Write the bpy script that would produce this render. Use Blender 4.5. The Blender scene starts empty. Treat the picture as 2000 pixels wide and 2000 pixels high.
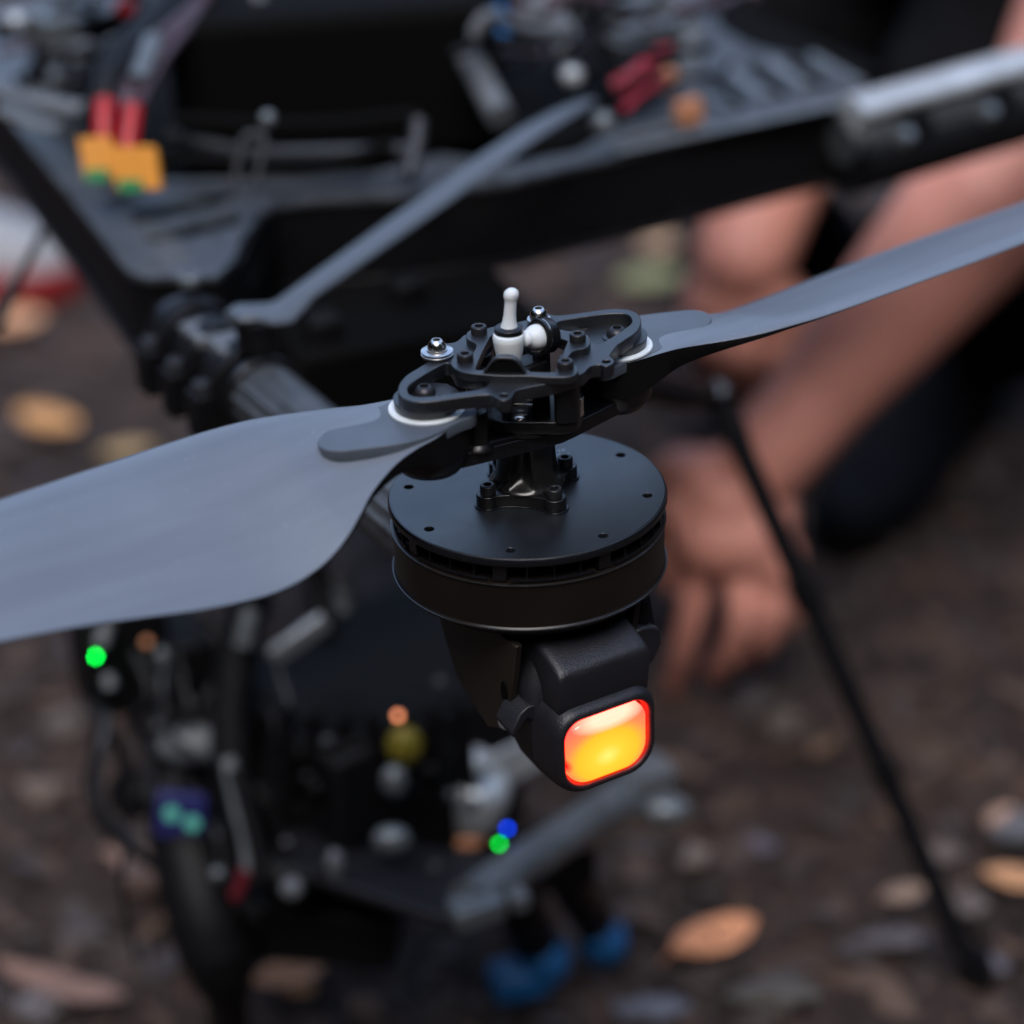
import bpy, bmesh, math, random
from mathutils import Vector as V, Matrix
R = math.radians
S = 0.001                       # everything below is written in millimetres
random.seed(7)
sc = bpy.context.scene
col = sc.collection

# ------------------------------------------------------------------ camera
FPX = 4880.0
pit, rho = R(28.5), R(2.2)
CF = V((0, math.cos(pit), -math.sin(pit)))
r0 = V((1, 0, 0)); u0 = r0.cross(CF)
CR = r0*math.cos(rho) - u0*math.sin(rho)
CU = u0*math.cos(rho) + r0*math.sin(rho)
_d = CF + CR*(30/FPX) + CU*(41/FPX)
CAM = V((0, 0, 500)) - _d*(900/_d.length)
cd = bpy.data.cameras.new('camera')
cam = bpy.data.objects.new('camera', cd); col.objects.link(cam)
cam.matrix_world = Matrix(((CR.x, CU.x, -CF.x, CAM.x*S), (CR.y, CU.y, -CF.y, CAM.y*S),
                           (CR.z, CU.z, -CF.z, CAM.z*S), (0, 0, 0, 1)))
cd.sensor_width = 36; cd.lens = FPX/2000*36
cd.clip_start = .02; cd.clip_end = 200
cd.dof.use_dof = True
cd.dof.focus_distance = .885
cd.dof.aperture_fstop = 3.7
cd.dof.aperture_blades = 9
sc.camera = cam

# ------------------------------------------------------------------ world, sun, exposure
w = bpy.data.worlds.new('World'); sc.world = w; w.use_nodes = True
nt = w.node_tree; bg = nt.nodes['Background']
sky = nt.nodes.new('ShaderNodeTexSky'); sky.sky_type = 'NISHITA'; sky.sun_disc = False
sky.sun_elevation = R(58); sky.sun_rotation = R(-172)
sky.air_density = 1.0; sky.dust_density = 1.2; sky.ozone_density = 1.2
hs = nt.nodes.new('ShaderNodeHueSaturation'); hs.inputs['Saturation'].default_value = .9
nt.links.new(sky.outputs[0], hs.inputs['Color']); nt.links.new(hs.outputs[0], bg.inputs[0])
bg.inputs[1].default_value = .14
sl = bpy.data.lights.new('sun', 'SUN'); sl.energy = .85; sl.angle = R(35); sl.color = (1, .95, .9)
so = bpy.data.objects.new('sun', sl); col.objects.link(so)
_az = R(-172); _el = R(55)
so.rotation_euler = V((math.sin(_az)*math.cos(_el), math.cos(_az)*math.cos(_el), math.sin(_el))).to_track_quat('Z', 'Y').to_euler()
sc.view_settings.view_transform = 'Standard'; sc.view_settings.look = 'None'
sc.view_settings.exposure = 1.45; sc.view_settings.gamma = 1
sc.cycles.max_bounces = 8

# ------------------------------------------------------------------ pixel <-> place helpers (photo pixels, 2000 wide)
def ray(x, y): return CF + CR*((x-1000)/FPX) + CU*((1000-y)/FPX)
def atz(x, y, z):
    d = ray(x, y); return CAM + d*((z-CAM.z)/d.z)
def atD(x, y, D): return CAM + ray(x, y)*D
def Z1(x, y, z): return atz(740+x*.28986, 560+y*.28986, z)

# ------------------------------------------------------------------ materials
def mat(name, c, rough=.5, metal=0, spec=.5, var=0, vscale=60, bump=0, bscale=300, coat=0, c2=None, sss=0, vlo=.35, vhi=.65):
    m = bpy.data.materials.new(name); m.use_nodes = True
    n = m.node_tree.nodes; L = m.node_tree.links; b = n['Principled BSDF']
    b.inputs['Base Color'].default_value = (*c, 1); b.inputs['Roughness'].default_value = rough
    b.inputs['Metallic'].default_value = metal; b.inputs['Specular IOR Level'].default_value = spec
    b.inputs['Coat Weight'].default_value = coat
    if sss:
        b.inputs['Subsurface Weight'].default_value = sss; b.inputs['Subsurface Radius'].default_value = (.012, .004, .002)
        b.inputs['Subsurface Scale'].default_value = 1
    tc = n.new('ShaderNodeTexCoord')
    if var or c2:
        t = n.new('ShaderNodeTexNoise'); t.inputs['Scale'].default_value = vscale; t.inputs['Detail'].default_value = 6
        L.new(tc.outputs['Object'], t.inputs['Vector'])
        rp = n.new('ShaderNodeValToRGB'); rp.color_ramp.elements[0].position = vlo; rp.color_ramp.elements[1].position = vhi
        a = tuple(x*(1-var) for x in c); d = c2 or tuple(min(1, x*(1+var)) for x in c)
        rp.color_ramp.elements[0].color = (*a, 1); rp.color_ramp.elements[1].color = (*d, 1)
        L.new(t.outputs[0], rp.inputs[0]); L.new(rp.outputs[0], b.inputs['Base Color'])
        mr = n.new('ShaderNodeMapRange'); mr.inputs[3].default_value = max(.05, rough-.08); mr.inputs[4].default_value = min(1, rough+.08)
        L.new(t.outputs[0], mr.inputs[0]); L.new(mr.outputs[0], b.inputs['Roughness'])
    if bump:
        t2 = n.new('ShaderNodeTexNoise'); t2.inputs['Scale'].default_value = bscale; t2.inputs['Detail'].default_value = 3
        L.new(tc.outputs['Object'], t2.inputs['Vector'])
        bp = n.new('ShaderNodeBump'); bp.inputs['Strength'].default_value = bump; bp.inputs['Distance'].default_value = .0002
        L.new(t2.outputs[0], bp.inputs['Height']); L.new(bp.outputs[0], b.inputs['Normal'])
    return m
def emis(name, c, s):
    m = bpy.data.materials.new(name); m.use_nodes = True; b = m.node_tree.nodes['Principled BSDF']
    b.inputs['Base Color'].default_value = (*[x*.3 for x in c], 1)
    b.inputs['Emission Color'].default_value = (*c, 1); b.inputs['Emission Strength'].default_value = s
    return m
M = dict(
 anod=mat('black_anodised_metal', (.006, .006, .007), .30, 0, .5, var=.25, vscale=900, bump=.25, bscale=3500),
 anodt=mat('satin_black_top', (.0065, .0080, .0105), .38, 0, 1.0, var=.15, vscale=120, bump=.3, bscale=4000),
 edge=mat('edge_highlight_metal', (.10, .11, .12), .22, .8, .5),  # bright tone standing in for edge highlights
 gloss=mat('polished_black_edge', (.012, .013, .016), .16, .4, .6),
 bell=mat('black_with_ground_bounce', (.013, .0095, .0075), .34, .2, .5, var=.12, vscale=40, bump=.15, bscale=2500),  # black drum with the ground's brown bounce put into its colour
 dark=mat('deep_black', (.003, .003, .003), .8, 0, .08),
 white=mat('white_nylon', (.74, .78, .80), .42, 0, .4, var=.03, vscale=200, sss=.1),
 steel=mat('bright_steel', (.72, .70, .66), .18, 1, .5, var=.15, vscale=500),
 steelm=mat('brushed_washer_steel', (.62, .62, .62), .3, 1, .5, var=.2, vscale=400),
 steelb=mat('black_oxide_steel', (.035, .035, .04), .38, .6, .5, bump=.3, bscale=2500),
 blade=mat('blade_top_sky_sheen', (.138, .160, .196), .43, 0, .9, var=.09, vscale=9, bump=.2, bscale=2500),  # grey stands in for sky sheen on the black carbon
 under=mat('black_carbon', (.005, .005, .0055), .5, 0, .2, bump=.3, bscale=900),
 blade2=mat('dull_grey_blade', (.075, .088, .105), .46, 0, .7, var=.06, vscale=25),
 tab=mat('slate_grey_blade_root', (.078, .094, .118), .43, 0, .5, var=.12, vscale=60, bump=.2, bscale=2500),
 carbon=mat('carbon_plate', (.055, .062, .072), .42, 0, .6, var=.5, vscale=180, bump=.6, bscale=900),
 tube=mat('woven_carbon_tube', (.05, .055, .06), .42, 0, .6, var=.3, vscale=160, bump=.4, bscale=900),
 plast=mat('black_plastic', (.005, .005, .006), .52, 0, .2, var=.2, vscale=100, bump=.5, bscale=2200),
 hous=mat('grained_black_plastic', (.012, .012, .016), .46, 0, .55, var=.1, vscale=200, bump=1.0, bscale=1300),
 olive=mat('dark_bronze_plate', (.022, .018, .013), .5, .2, .4, var=.15, vscale=80),
 grey=mat('grey_metal', (.19, .21, .22), .4, .5, .5, var=.2, vscale=60),
 greyp=mat('grey_plastic', (.12, .13, .14), .5, 0, .5, var=.2, vscale=60),
 light=mat('pale_grey_metal', (.60, .64, .66), .35, .4, .5, var=.15, vscale=60),
 red=mat('red_sleeve', (.42, .008, .014), .4, 0, .5, var=.1),
 redw=mat('red_cable', (.42, .03, .06), .45, 0, .5, var=.2),
 redd=mat('dark_red_sleeve', (.12, .01, .018), .5, 0, .4),
 yellow=mat('yellow_orange_plastic', (.72, .28, .025), .45, 0, .5, var=.08, vscale=40),
 green=mat('green_plastic', (.01, .22, .06), .5, 0, .5, var=.1),
 blue=mat('blue_rubber', (.01, .13, .36), .5, 0, .5, var=.25, vscale=60),
 orange=mat('orange_plastic', (.75, .32, .16), .5, 0, .5, var=.1),
 dim=mat('dim_grey_metal', (.035, .037, .043), .45, .2, .5, var=.2, vscale=60),
 cable=mat('black_cable', (.006, .006, .0075), .48, 0, .25),
 mauve=mat('mauve_cable', (.07, .045, .06), .45, 0, .5),
 skin=mat('skin', (.66, .29, .225), .5, 0, .35, var=.10, vscale=14, bump=.5, bscale=160, sss=.15),
 cloth=mat('black_cloth', (.005, .005, .006), .9, 0, .1, var=.3, vscale=30, bump=.8, bscale=500),
 navy=mat('navy_mesh_shoe', (.007, .009, .015), .75, 0, .2, var=.3, vscale=60, bump=.8, bscale=400),
 hair=mat('dark_hair', (.015, .010, .008), .6),
 shoew=mat('white_shoe_leather', (.30, .31, .33), .5, 0, .4, var=.1, vscale=30),
 shoer=mat('red_shoe_sole', (.26, .008, .008), .5, 0, .4, var=.1),
 print_=mat('white_print', (.75, .78, .8), .5),
 spurple=emis('purple_led', (.12, .10, .9), 1.6),
 sgreen=emis('green_led', (.0, 1.0, .07), 7),
 sgreen2=emis('green_small_led', (.0, .8, .05), 3.5),
 sblue=emis('blue_small_led', (.0, .05, .9), 4),
 sorange=emis('amber_led', (.9, .30, .14), 1.3),
 steal=emis('teal_screen_mark', (.08, .34, .27), .3),
 sscreen=emis('indigo_screen', (.02, .02, .11), .2),
)

# streaks, dust and scuffs of the blade's upper skin, running along the blade
m_ = M['blade']; n_ = m_.node_tree.nodes; L_ = m_.node_tree.links; b_ = n_['Principled BSDF']
tc_ = n_.new('ShaderNodeTexCoord'); mp_ = n_.new('ShaderNodeMapping'); mp_.vector_type = 'TEXTURE'; mp_.inputs['Rotation'].default_value = (0, 0, R(34)); mp_.inputs['Scale'].default_value = (.16, .011, .03)
L_.new(tc_.outputs['Object'], mp_.inputs[0]); st_ = n_.new('ShaderNodeTexNoise'); st_.inputs['Scale'].default_value = 1; st_.inputs['Detail'].default_value = 7; L_.new(mp_.outputs[0], st_.inputs['Vector'])
r_ = n_.new('ShaderNodeValToRGB'); r_.color_ramp.elements[0].position = .3; r_.color_ramp.elements[0].color = (.80, .80, .80, 1); r_.color_ramp.elements[1].position = .7; r_.color_ramp.elements[1].color = (1.1, 1.1, 1.1, 1); L_.new(st_.outputs[0], r_.inputs[0])
mu_ = n_.new('ShaderNodeMixRGB'); mu_.blend_type = 'MULTIPLY'; mu_.inputs[0].default_value = 1
src_ = b_.inputs['Base Color'].links[0].from_socket; L_.new(src_, mu_.inputs[1]); L_.new(r_.outputs[0], mu_.inputs[2])
du_ = n_.new('ShaderNodeTexNoise'); du_.inputs['Scale'].default_value = 700; du_.inputs['Detail'].default_value = 2; L_.new(tc_.outputs['Object'], du_.inputs['Vector'])
dr_ = n_.new('ShaderNodeValToRGB'); dr_.color_ramp.elements[0].position = .70; dr_.color_ramp.elements[1].position = .76; dr_.color_ramp.elements[1].color = (.5, .5, .5, 1); L_.new(du_.outputs[0], dr_.inputs[0])
md_ = n_.new('ShaderNodeMixRGB'); md_.inputs[2].default_value = (.34, .34, .33, 1); L_.new(dr_.outputs[0], md_.inputs[0]); L_.new(mu_.outputs[0], md_.inputs[1]); L_.new(md_.outputs[0], b_.inputs['Base Color'])

# ------------------------------------------------------------------ mesh helpers
wl = {}
def link_mesh(name, me, m, parent, origin, smooth=38):
    me.materials.append(m)
    me.transform(Matrix.Translation(-origin)); me.transform(Matrix.Scale(S, 4))
    for p in me.polygons: p.use_smooth = True
    me.set_sharp_from_angle(angle=R(smooth))
    o = bpy.data.objects.new(name, me); col.objects.link(o)
    wl[o] = origin.copy()
    if parent: o.parent = parent; o.location = (origin-wl[parent])*S
    else: o.location = origin*S
    return o
def tag(o, label=None, cat=None, group=None, kind=None):
    for k, v in (('label', label), ('category', cat), ('group', group), ('kind', kind)):
        if v: o[k] = v
    return o
def thing(name, label, cat, at, group=None):
    o = bpy.data.objects.new(name, None); o.empty_display_size = .05; col.objects.link(o); o.location = V(at)*S; wl[o] = V(at)
    return tag(o, label, cat, group)
def copy_tree(o, loc, parent=None, rot=None):
    c = o.copy(); col.objects.link(c); wl[c] = V(loc)
    if parent: c.parent = parent; c.location = (V(loc)-wl[parent])*S
    else: c.location = V(loc)*S
    if rot is not None: c.rotation_euler = rot
    for ch in o.children:
        d = ch.copy(); col.objects.link(d); d.parent = c
    return c

class MB:
    def __init__(s): s.v = []; s.f = []
    def ring(s, pts): i = len(s.v); s.v += [V(p) for p in pts]; return list(range(i, i+len(pts)))
    def skin(s, rings, cap=True, closed=False):
        n = len(rings[0]); m = len(rings)
        for k in range(m if closed else m-1):
            A, B = rings[k], rings[(k+1) % m]
            for i in range(n): s.f.append((A[i], A[(i+1) % n], B[(i+1) % n], B[i]))
        if cap and not closed: s.f.append(tuple(reversed(rings[0]))); s.f.append(tuple(rings[-1]))
        return s
    def tube(s, path, rad, n=16, cap=True, closed=False, flat=1.0, up=None):
        path = [V(p) for p in path]; m = len(path)
        if not hasattr(rad, '__len__'): rad = [rad]*m
        t0 = (path[1]-path[0]).normalized()
        nn = V(up) if up is not None else (V((0, 0, 1)) if abs(t0.z) < .9 else V((1, 0, 0)))
        nn = (nn - t0*nn.dot(t0)).normalized(); rings = []
        for k in range(m):
            a = path[k-1] if (k > 0 or closed) else path[0]; b = path[(k+1) % m] if (k < m-1 or closed) else path[-1]
            t = (b-a).normalized(); nn = (nn - t*nn.dot(t)).normalized(); bb = t.cross(nn)
            rings.append(s.ring([path[k] + (nn*math.cos(2*math.pi*i/n)*flat + bb*math.sin(2*math.pi*i/n))*rad[k] for i in range(n)]))
        return s.skin(rings, cap, closed)
    def lathe(s, prof, c, ax=(0, 0, 1), n=32):
        ax = V(ax).normalized(); e1 = ax.orthogonal().normalized()
        if abs(ax.z) > .99: e1 = V((1, 0, 0))
        e2 = ax.cross(e1); c = V(c)
        return s.skin([s.ring([c + ax*z + (e1*math.cos(2*math.pi*i/n)+e2*math.sin(2*math.pi*i/n))*max(r, .01) for i in range(n)]) for r, z in prof])
    def prism(s, pts, z0, z1):
        a = s.ring([(p[0], p[1], z0) for p in pts]); b = s.ring([(p[0], p[1], z1) for p in pts])
        return s.skin([a, b])
    def box(s, c, size, rz=0, ax=None):
        c = V(c); hx, hy, hz = [q/2 for q in size]
        if ax: ex, ey, ez = [V(q).normalized() for q in ax]
        else: ex = V((math.cos(rz), math.sin(rz), 0)); ey = V((-math.sin(rz), math.cos(rz), 0)); ez = V((0, 0, 1))
        q = [(-1, -1), (1, -1), (1, 1), (-1, 1)]
        a = s.ring([c+ex*x*hx+ey*y*hy-ez*hz for x, y in q]); b = s.ring([c+ex*x*hx+ey*y*hy+ez*hz for x, y in q])
        return s.skin([a, b])
    def ball(s, c, r, n=20, sc3=(1, 1, 1)):
        c = V(c); rings = []
        for k in range(1, n//2):
            ph = math.pi*k/(n//2)
            rings.append(s.ring([c+V((math.cos(2*math.pi*i/n)*math.sin(ph)*sc3[0], math.sin(2*math.pi*i/n)*math.sin(ph)*sc3[1], -math.cos(ph)*sc3[2]))*r for i in range(n)]))
        return s.skin(rings)
    def build(s, name, m, parent=None, bevel=0, origin=None, smooth=38, seg=2):
        me = bpy.data.meshes.new(name); me.from_pydata([tuple(v) for v in s.v], [], s.f); me.validate()
        bm = bmesh.new(); bm.from_mesh(me); bmesh.ops.recalc_face_normals(bm, faces=bm.faces); bm.to_mesh(me); bm.free()
        if origin is None:
            lo = V((min(v[i] for v in s.v) for i in range(3))); hi = V((max(v[i] for v in s.v) for i in range(3)))
            origin = V(((lo.x+hi.x)/2, (lo.y+hi.y)/2, lo.z))
        o = link_mesh(name, me, m, parent, V(origin), smooth)
        if bevel:
            b = o.modifiers.new('bevel', 'BEVEL'); b.width = bevel*S; b.segments = seg; b.limit_method = 'ANGLE'; b.angle_limit = R(40); b.harden_normals = False
        return o

def smoothpoly(pts, n=5):
    out = []; m = len(pts)
    for i in range(m):
        p0, p1, p2, p3 = [V((pts[(i+k-1) % m][0], pts[(i+k-1) % m][1])) for k in range(4)]
        for k in range(n):
            t = k/n
            out.append(tuple(.5*((2*p1)+(p2-p0)*t+(2*p0-5*p1+4*p2-p3)*t*t+(3*p1-p0-3*p2+p3)*t**3)))
    return out
def spath(pts, n=6):
    pts = [V(p) for p in pts]; out = []
    for i in range(len(pts)-1):
        p0 = pts[max(0, i-1)]; p1 = pts[i]; p2 = pts[i+1]; p3 = pts[min(len(pts)-1, i+2)]
        for k in range(n):
            t = k/n; out.append(.5*((2*p1)+(p2-p0)*t+(2*p0-5*p1+4*p2-p3)*t*t+(3*p1-p0-3*p2+p3)*t**3))
    return out+[pts[-1]]
def circ(c, r, n=24, a0=0): return [(c[0]+r*math.cos(a0+2*math.pi*i/n), c[1]+r*math.sin(a0+2*math.pi*i/n)) for i in range(n)]
def plate(name, loops, z0, z1, m, parent, bevel=.4, origin=None):
    cu = bpy.data.curves.new(name, 'CURVE'); cu.dimensions = '2D'; cu.fill_mode = 'BOTH'
    cu.extrude = (z1-z0)/2-bevel; cu.bevel_depth = bevel; cu.bevel_resolution = 2; cu.offset = -bevel
    for lp in loops:
        sp = cu.splines.new('POLY'); sp.points.add(len(lp)-1); sp.use_cyclic_u = True
        for i, p in enumerate(lp): sp.points[i].co = (p[0], p[1], 0, 1)
    tmp = bpy.data.objects.new('tmp', cu); col.objects.link(tmp)
    dg = bpy.context.evaluated_depsgraph_get(); dg.update()
    me = bpy.data.meshes.new_from_object(tmp.evaluated_get(dg)); bpy.data.objects.remove(tmp)
    me.materials.clear(); me.name = name
    me.transform(Matrix.Translation((0, 0, (z0+z1)/2)))
    bm = bmesh.new(); bm.from_mesh(me); bmesh.ops.remove_doubles(bm, verts=bm.verts, dist=.005); bmesh.ops.recalc_face_normals(bm, faces=bm.faces); bm.to_mesh(me); bm.free()
    if origin is None:
        xs = [p[0] for p in loops[0]]; ys = [p[1] for p in loops[0]]; origin = V(((min(xs)+max(xs))/2, (min(ys)+max(ys))/2, z0))
    o = link_mesh(name, me, m, parent, V(origin), 60)
    for p in o.data.polygons:
        if abs(p.normal.z) > .98: p.use_smooth = False
    return o
def rot180(pts): return [(-p[0], -p[1]) for p in pts]

# ------------------------------------------------------------------ the ground and what lies round it
def ground_mat():
    m = bpy.data.materials.new('damp_forest_soil'); m.use_nodes = True; n = m.node_tree.nodes; L = m.node_tree.links; b = n['Principled BSDF']
    tc = n.new('ShaderNodeTexCoord')
    t = n.new('ShaderNodeTexNoise'); t.inputs['Scale'].default_value = 9; t.inputs['Detail'].default_value = 10; t.inputs['Roughness'].default_value = .65
    L.new(tc.outputs['Object'], t.inputs['Vector'])
    rp = n.new('ShaderNodeValToRGB'); e = rp.color_ramp.elements
    e[0].position = .34; e[0].color = (.017, .010, .0075, 1); e[1].position = .70; e[1].color = (.115, .068, .048, 1)
    k = e.new(.52); k.color = (.046, .030, .024, 1)
    L.new(t.outputs[0], rp.inputs[0]); L.new(rp.outputs[0], b.inputs['Base Color'])
    b.inputs['Roughness'].default_value = .85; b.inputs['Specular IOR Level'].default_value = .3
    t2 = n.new('ShaderNodeTexNoise'); t2.inputs['Scale'].default_value = 60; t2.inputs['Detail'].default_value = 8
    L.new(tc.outputs['Object'], t2.inputs['Vector'])
    bp = n.new('ShaderNodeBump'); bp.inputs['Strength'].default_value = .9; bp.inputs['Distance'].default_value = .015
    L.new(t2.outputs[0], bp.inputs['Height']); L.new(bp.outputs[0], b.inputs['Normal'])
    return m
from mathutils import noise
mb = MB(); N = 120
def gh(x, y): return (noise.noise(V((x*.004, y*.004, 3)))*14 + noise.noise(V((x*.015, y*.015, 8)))*5)
xs = [-1800+3800*i/N for i in range(N+1)]; ys = [-600+5200*j/N for j in range(N+1)]
ids = [[0]*(N+1) for _ in range(N+1)]
for j in range(N+1):
    for i in range(N+1):
        ids[j][i] = len(mb.v); mb.v.append(V((xs[i], ys[j], gh(xs[i], ys[j])-6)))
for j in range(N):
    for i in range(N): mb.f.append((ids[j][i], ids[j][i+1], ids[j+1][i+1], ids[j+1][i]))
bx0, bx1, by0, by1 = -40000, 40000, -40000, 40000    # the sheet runs on flat to the horizon
def strip(x0, x1, y0, y1):
    i = len(mb.v); mb.v.extend([V((x0, y0, -6)), V((x1, y0, -6)), V((x1, y1, -6)), V((x0, y1, -6))]); mb.f.append((i, i+1, i+2, i+3))
strip(bx0, -1800, by0, by1); strip(2000, bx1, by0, by1); strip(-1800, 2000, by0, -600); strip(-1800, 2000, 4600, by1)
g = mb.build('ground', ground_mat(), origin=(0, 0, 0), smooth=180); g['kind'] = 'structure'

def island_mat(name, cols, rough=.8):
    m = bpy.data.materials.new(name); m.use_nodes = True; n = m.node_tree.nodes; L = m.node_tree.links; b = n['Principled BSDF']
    ge = n.new('ShaderNodeNewGeometry'); rp = n.new('ShaderNodeValToRGB'); rp.color_ramp.interpolation = 'LINEAR'
    e = rp.color_ramp.elements; e[0].color = (*cols[0], 1); e[1].position = 1; e[1].color = (*cols[-1], 1)
    for i, c in enumerate(cols[1:-1]): k = e.new((i+1)/(len(cols)-1)); k.color = (*c, 1)
    L.new(ge.outputs['Random Per Island'], rp.inputs[0]); L.new(rp.outputs[0], b.inputs['Base Color'])
    b.inputs['Roughness'].default_value = rough; b.inputs['Specular IOR Level'].default_value = .3
    return m
litter_m = island_mat('leaf_litter', [(.016, .012, .010), (.04, .028, .023), (.06, .045, .04), (.13, .085, .065), (.03, .022, .02), (.09, .075, .075), (.035, .028, .026), (.15, .09, .058), (.05, .034, .026), (.085, .068, .06)])
mb = MB()
def litter(x, y, L_, W, z):
    a = random.uniform(0, 6.28); ex = V((math.cos(a), math.sin(a), random.uniform(-.35, .35))); ey = V((-math.sin(a), math.cos(a), random.uniform(-.35, .35)))
    c = V((x, y, z)); k = random.uniform(-.25, .25)*L_
    pts = [(-1, random.uniform(-.3, .3)), (-.4, -random.uniform(.3, 1)), (random.uniform(.1, .6), -random.uniform(.3, 1.1)), (random.uniform(.6, 1.2), random.uniform(-.5, .5)), (random.uniform(.1, .6), random.uniform(.3, 1.1)), (-.5, random.uniform(.2, .9))]
    i = len(mb.v)
    for p in pts: mb.v.append(c+ex*p[0]*L_*random.uniform(.8, 1.1)+ey*p[1]*W*random.uniform(.8, 1.1)+V((0, 0, k*p[0]*p[0])))
    mb.v.append(c); 
    for q in range(6): mb.f.append((i+6, i+q, i+(q+1) % 6))
for _ in range(20000):
    y = 150+3000*random.random()**1.25; sp = 420+y*.32
    x = random.uniform(-sp, sp)+30
    L_ = random.choice((3, 4, 5, 6, 7, 9, 12, 18)); litter(x, y, L_, L_*random.choice((.12, .25, .4, .6, .8)), gh(x, y)-4+random.uniform(0, 5))
tag(mb.build('leaf_litter', litter_m, origin=(0, 900, 0), smooth=180), 'dark brown leaf litter and twigs strewn over the damp soil', 'leaf litter', kind='stuff')

def leaf(px, py, L_, W, ang, c, label, curl=.25, cat='leaf', asp=1):
    p = atz(px, py, 6); m = mat('dry_leaf', c, .6, 0, .35, var=.22, vscale=60, bump=.8, bscale=120)
    mb = MB(); n = 12; rows = []
    ca, sa = math.cos(ang), math.sin(ang)
    for i in range(n+1):
        t = i/n*2-1; wd = W/2*(1-abs(t)**2.2)**.8*(1+.06*math.sin(i*2.3)); row = []
        for j in range(7):
            s_ = j/3-1; u, v = t*L_/2, s_*wd
            z = 3+curl*L_*.35*t*t+abs(s_)*wd*.35*curl*3
            row.append((p.x+u*ca-v*sa, p.y+u*sa+v*ca, z+gh(p.x, p.y)+2))
        rows.append(row)
    top = [mb.ring(r) for r in rows]; bot = [mb.ring([(q[0], q[1], q[2]-.6) for q in r]) for r in rows]
    for k in range(n):
        for j in range(6):
            mb.f.append((top[k][j], top[k][j+1], top[k+1][j+1], top[k+1][j])); mb.f.append((bot[k][j+1], bot[k][j], bot[k+1][j], bot[k+1][j+1]))
    for k in range(n):
        mb.f.append((top[k][0], top[k+1][0], bot[k+1][0], bot[k][0])); mb.f.append((top[k+1][6], top[k][6], bot[k][6], bot[k+1][6]))
    o = mb.build('fallen_leaf', m, smooth=180)
    st = MB().tube(spath([(p.x-ca*L_/2, p.y-sa*L_/2, 8+gh(p.x, p.y)), (p.x-ca*L_*.57, p.y-sa*L_*.57, 6+gh(p.x, p.y)), (p.x-ca*L_*.63, p.y-sa*L_*.62, 3+gh(p.x, p.y))], 3), .6, 6)
    st.build('stalk', m, o)
    return tag(o, label, cat, 'bright fallen leaves on the soil')
leaf(1395, 1842, 58, 30, R(28), (.78, .34, .17), 'large orange leaf on the soil beside the black leg foot')
leaf(565, 1885, 44, 24, R(20), (.58, .27, .13), 'orange leaf under the black camera gimbal')
leaf(95, 825, 70, 36, R(-38), (.60, .30, .11), 'big ochre leaf on soil past the wide grey blade')
leaf(248, 885, 46, 26, R(15), (.50, .33, .15), 'tan yellow leaf half hidden by the wide grey blade edge')
leaf(22, 640, 64, 46, R(10), (.62, .33, .18), 'peach coloured leaf lying below the white and red shoe')
leaf(1285, 462, 56, 34, R(80), (.48, .30, .17), 'peach leaf on the soil left of the far forearm', 0.1)
leaf(1268, 535, 66, 44, R(20), (.32, .31, .14), 'yellow green leaf on the soil below the peach leaf', .1)
leaf(1985, 1705, 38, 21, R(-20), (.66, .34, .17), 'orange leaf lying right of the slanted landing leg')
leaf(1765, 1735, 30, 16, R(20), (.42, .28, .20), 'pale brown leaf touching the slanted landing leg')
leaf(1960, 1592, 30, 20, R(60), (.55, .34, .24), 'small pinkish leaf above the orange leaf by the landing leg')
leaf(575, 1905, 26, 16, R(-30), (.50, .24, .10), 'short rusty leaf beside the orange leaf under the gimbal')
leaf(280, 1690, 60, 22, R(-30), (.26, .16, .12), 'dull brown leaf on the soil left of the gimbal')
leaf(120, 1925, 90, 22, R(-25), (.22, .13, .10), 'long dull brown leaf curling low on the soil')

def stone(px, py, r, sc3, c, label, cat='stone', D=None, seed=0):
    p = atz(px, py, r*.3); m = mat('stone_surface', tuple(q*.72 for q in c), .75, 0, .3, var=.3, vscale=40, bump=.9, bscale=150)
    mb = MB().ball((p.x, p.y, r*sc3[2]*.45), r, 18, sc3)
    for v in mb.v:
        q = noise.noise(v*(1.4/r)+V((seed*9.1, 0, 0)))*r*.75 + noise.noise(v*(4/r))*r*.16
        v += (v-V((p.x, p.y, r*.3))).normalized()*q
    return tag(mb.build('stone', m, smooth=180), label, cat, 'stones on the soil')
stone(1720, 385, 75, (1.3, .8, .55), (.16, .13, .12), 'large grey brown rock on the soil above the bare forearm', 'rock', seed=1)
stone(1365, 1675, 9, (1.1, 1, .6), (.30, .25, .22), 'round pale pebble between the grey tube and the orange leaf', seed=2)
stone(1490, 1655, 8, (1, 1, .6), (.20, .17, .22), 'mauve grey pebble beside the round pale pebble', seed=3)
stone(1515, 1933, 17, (1.6, .8, .4), (.15, .135, .12), 'flat pale grey stone below the large orange leaf', seed=4)
stone(1745, 1830, 11, (1.8, .8, .4), (.20, .18, .20), 'flat grey stone left of the landing leg foot', seed=5)
stone(1945, 1885, 6, (1.2, 1, .6), (.24, .22, .26), 'small bluish pebble right of the landing leg foot', seed=6)
stone(1265, 1965, 12, (1.9, .8, .4), (.19, .20, .25), 'flat bluish stone low on the soil right of the gimbal', seed=7)
stone(1890, 1770, 9, (1.1, 1, .6), (.22, .18, .17), 'small brown pebble on the right side of the landing leg', seed=8)
stone(1842, 1665, 9, (1, 1, .6), (.24, .19, .17), 'rounded tan pebble behind the slanted landing leg', seed=9)
stone(1985, 1625, 13, (1.3, 1, .6), (.22, .22, .24), 'grey stone behind the orange leaf right of the landing leg', seed=10)
stone(1530, 1410, 11, (1.1, 1, .6), (.18, .15, .13), 'dull round pebble right of the glowing lamp', seed=11)
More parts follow.
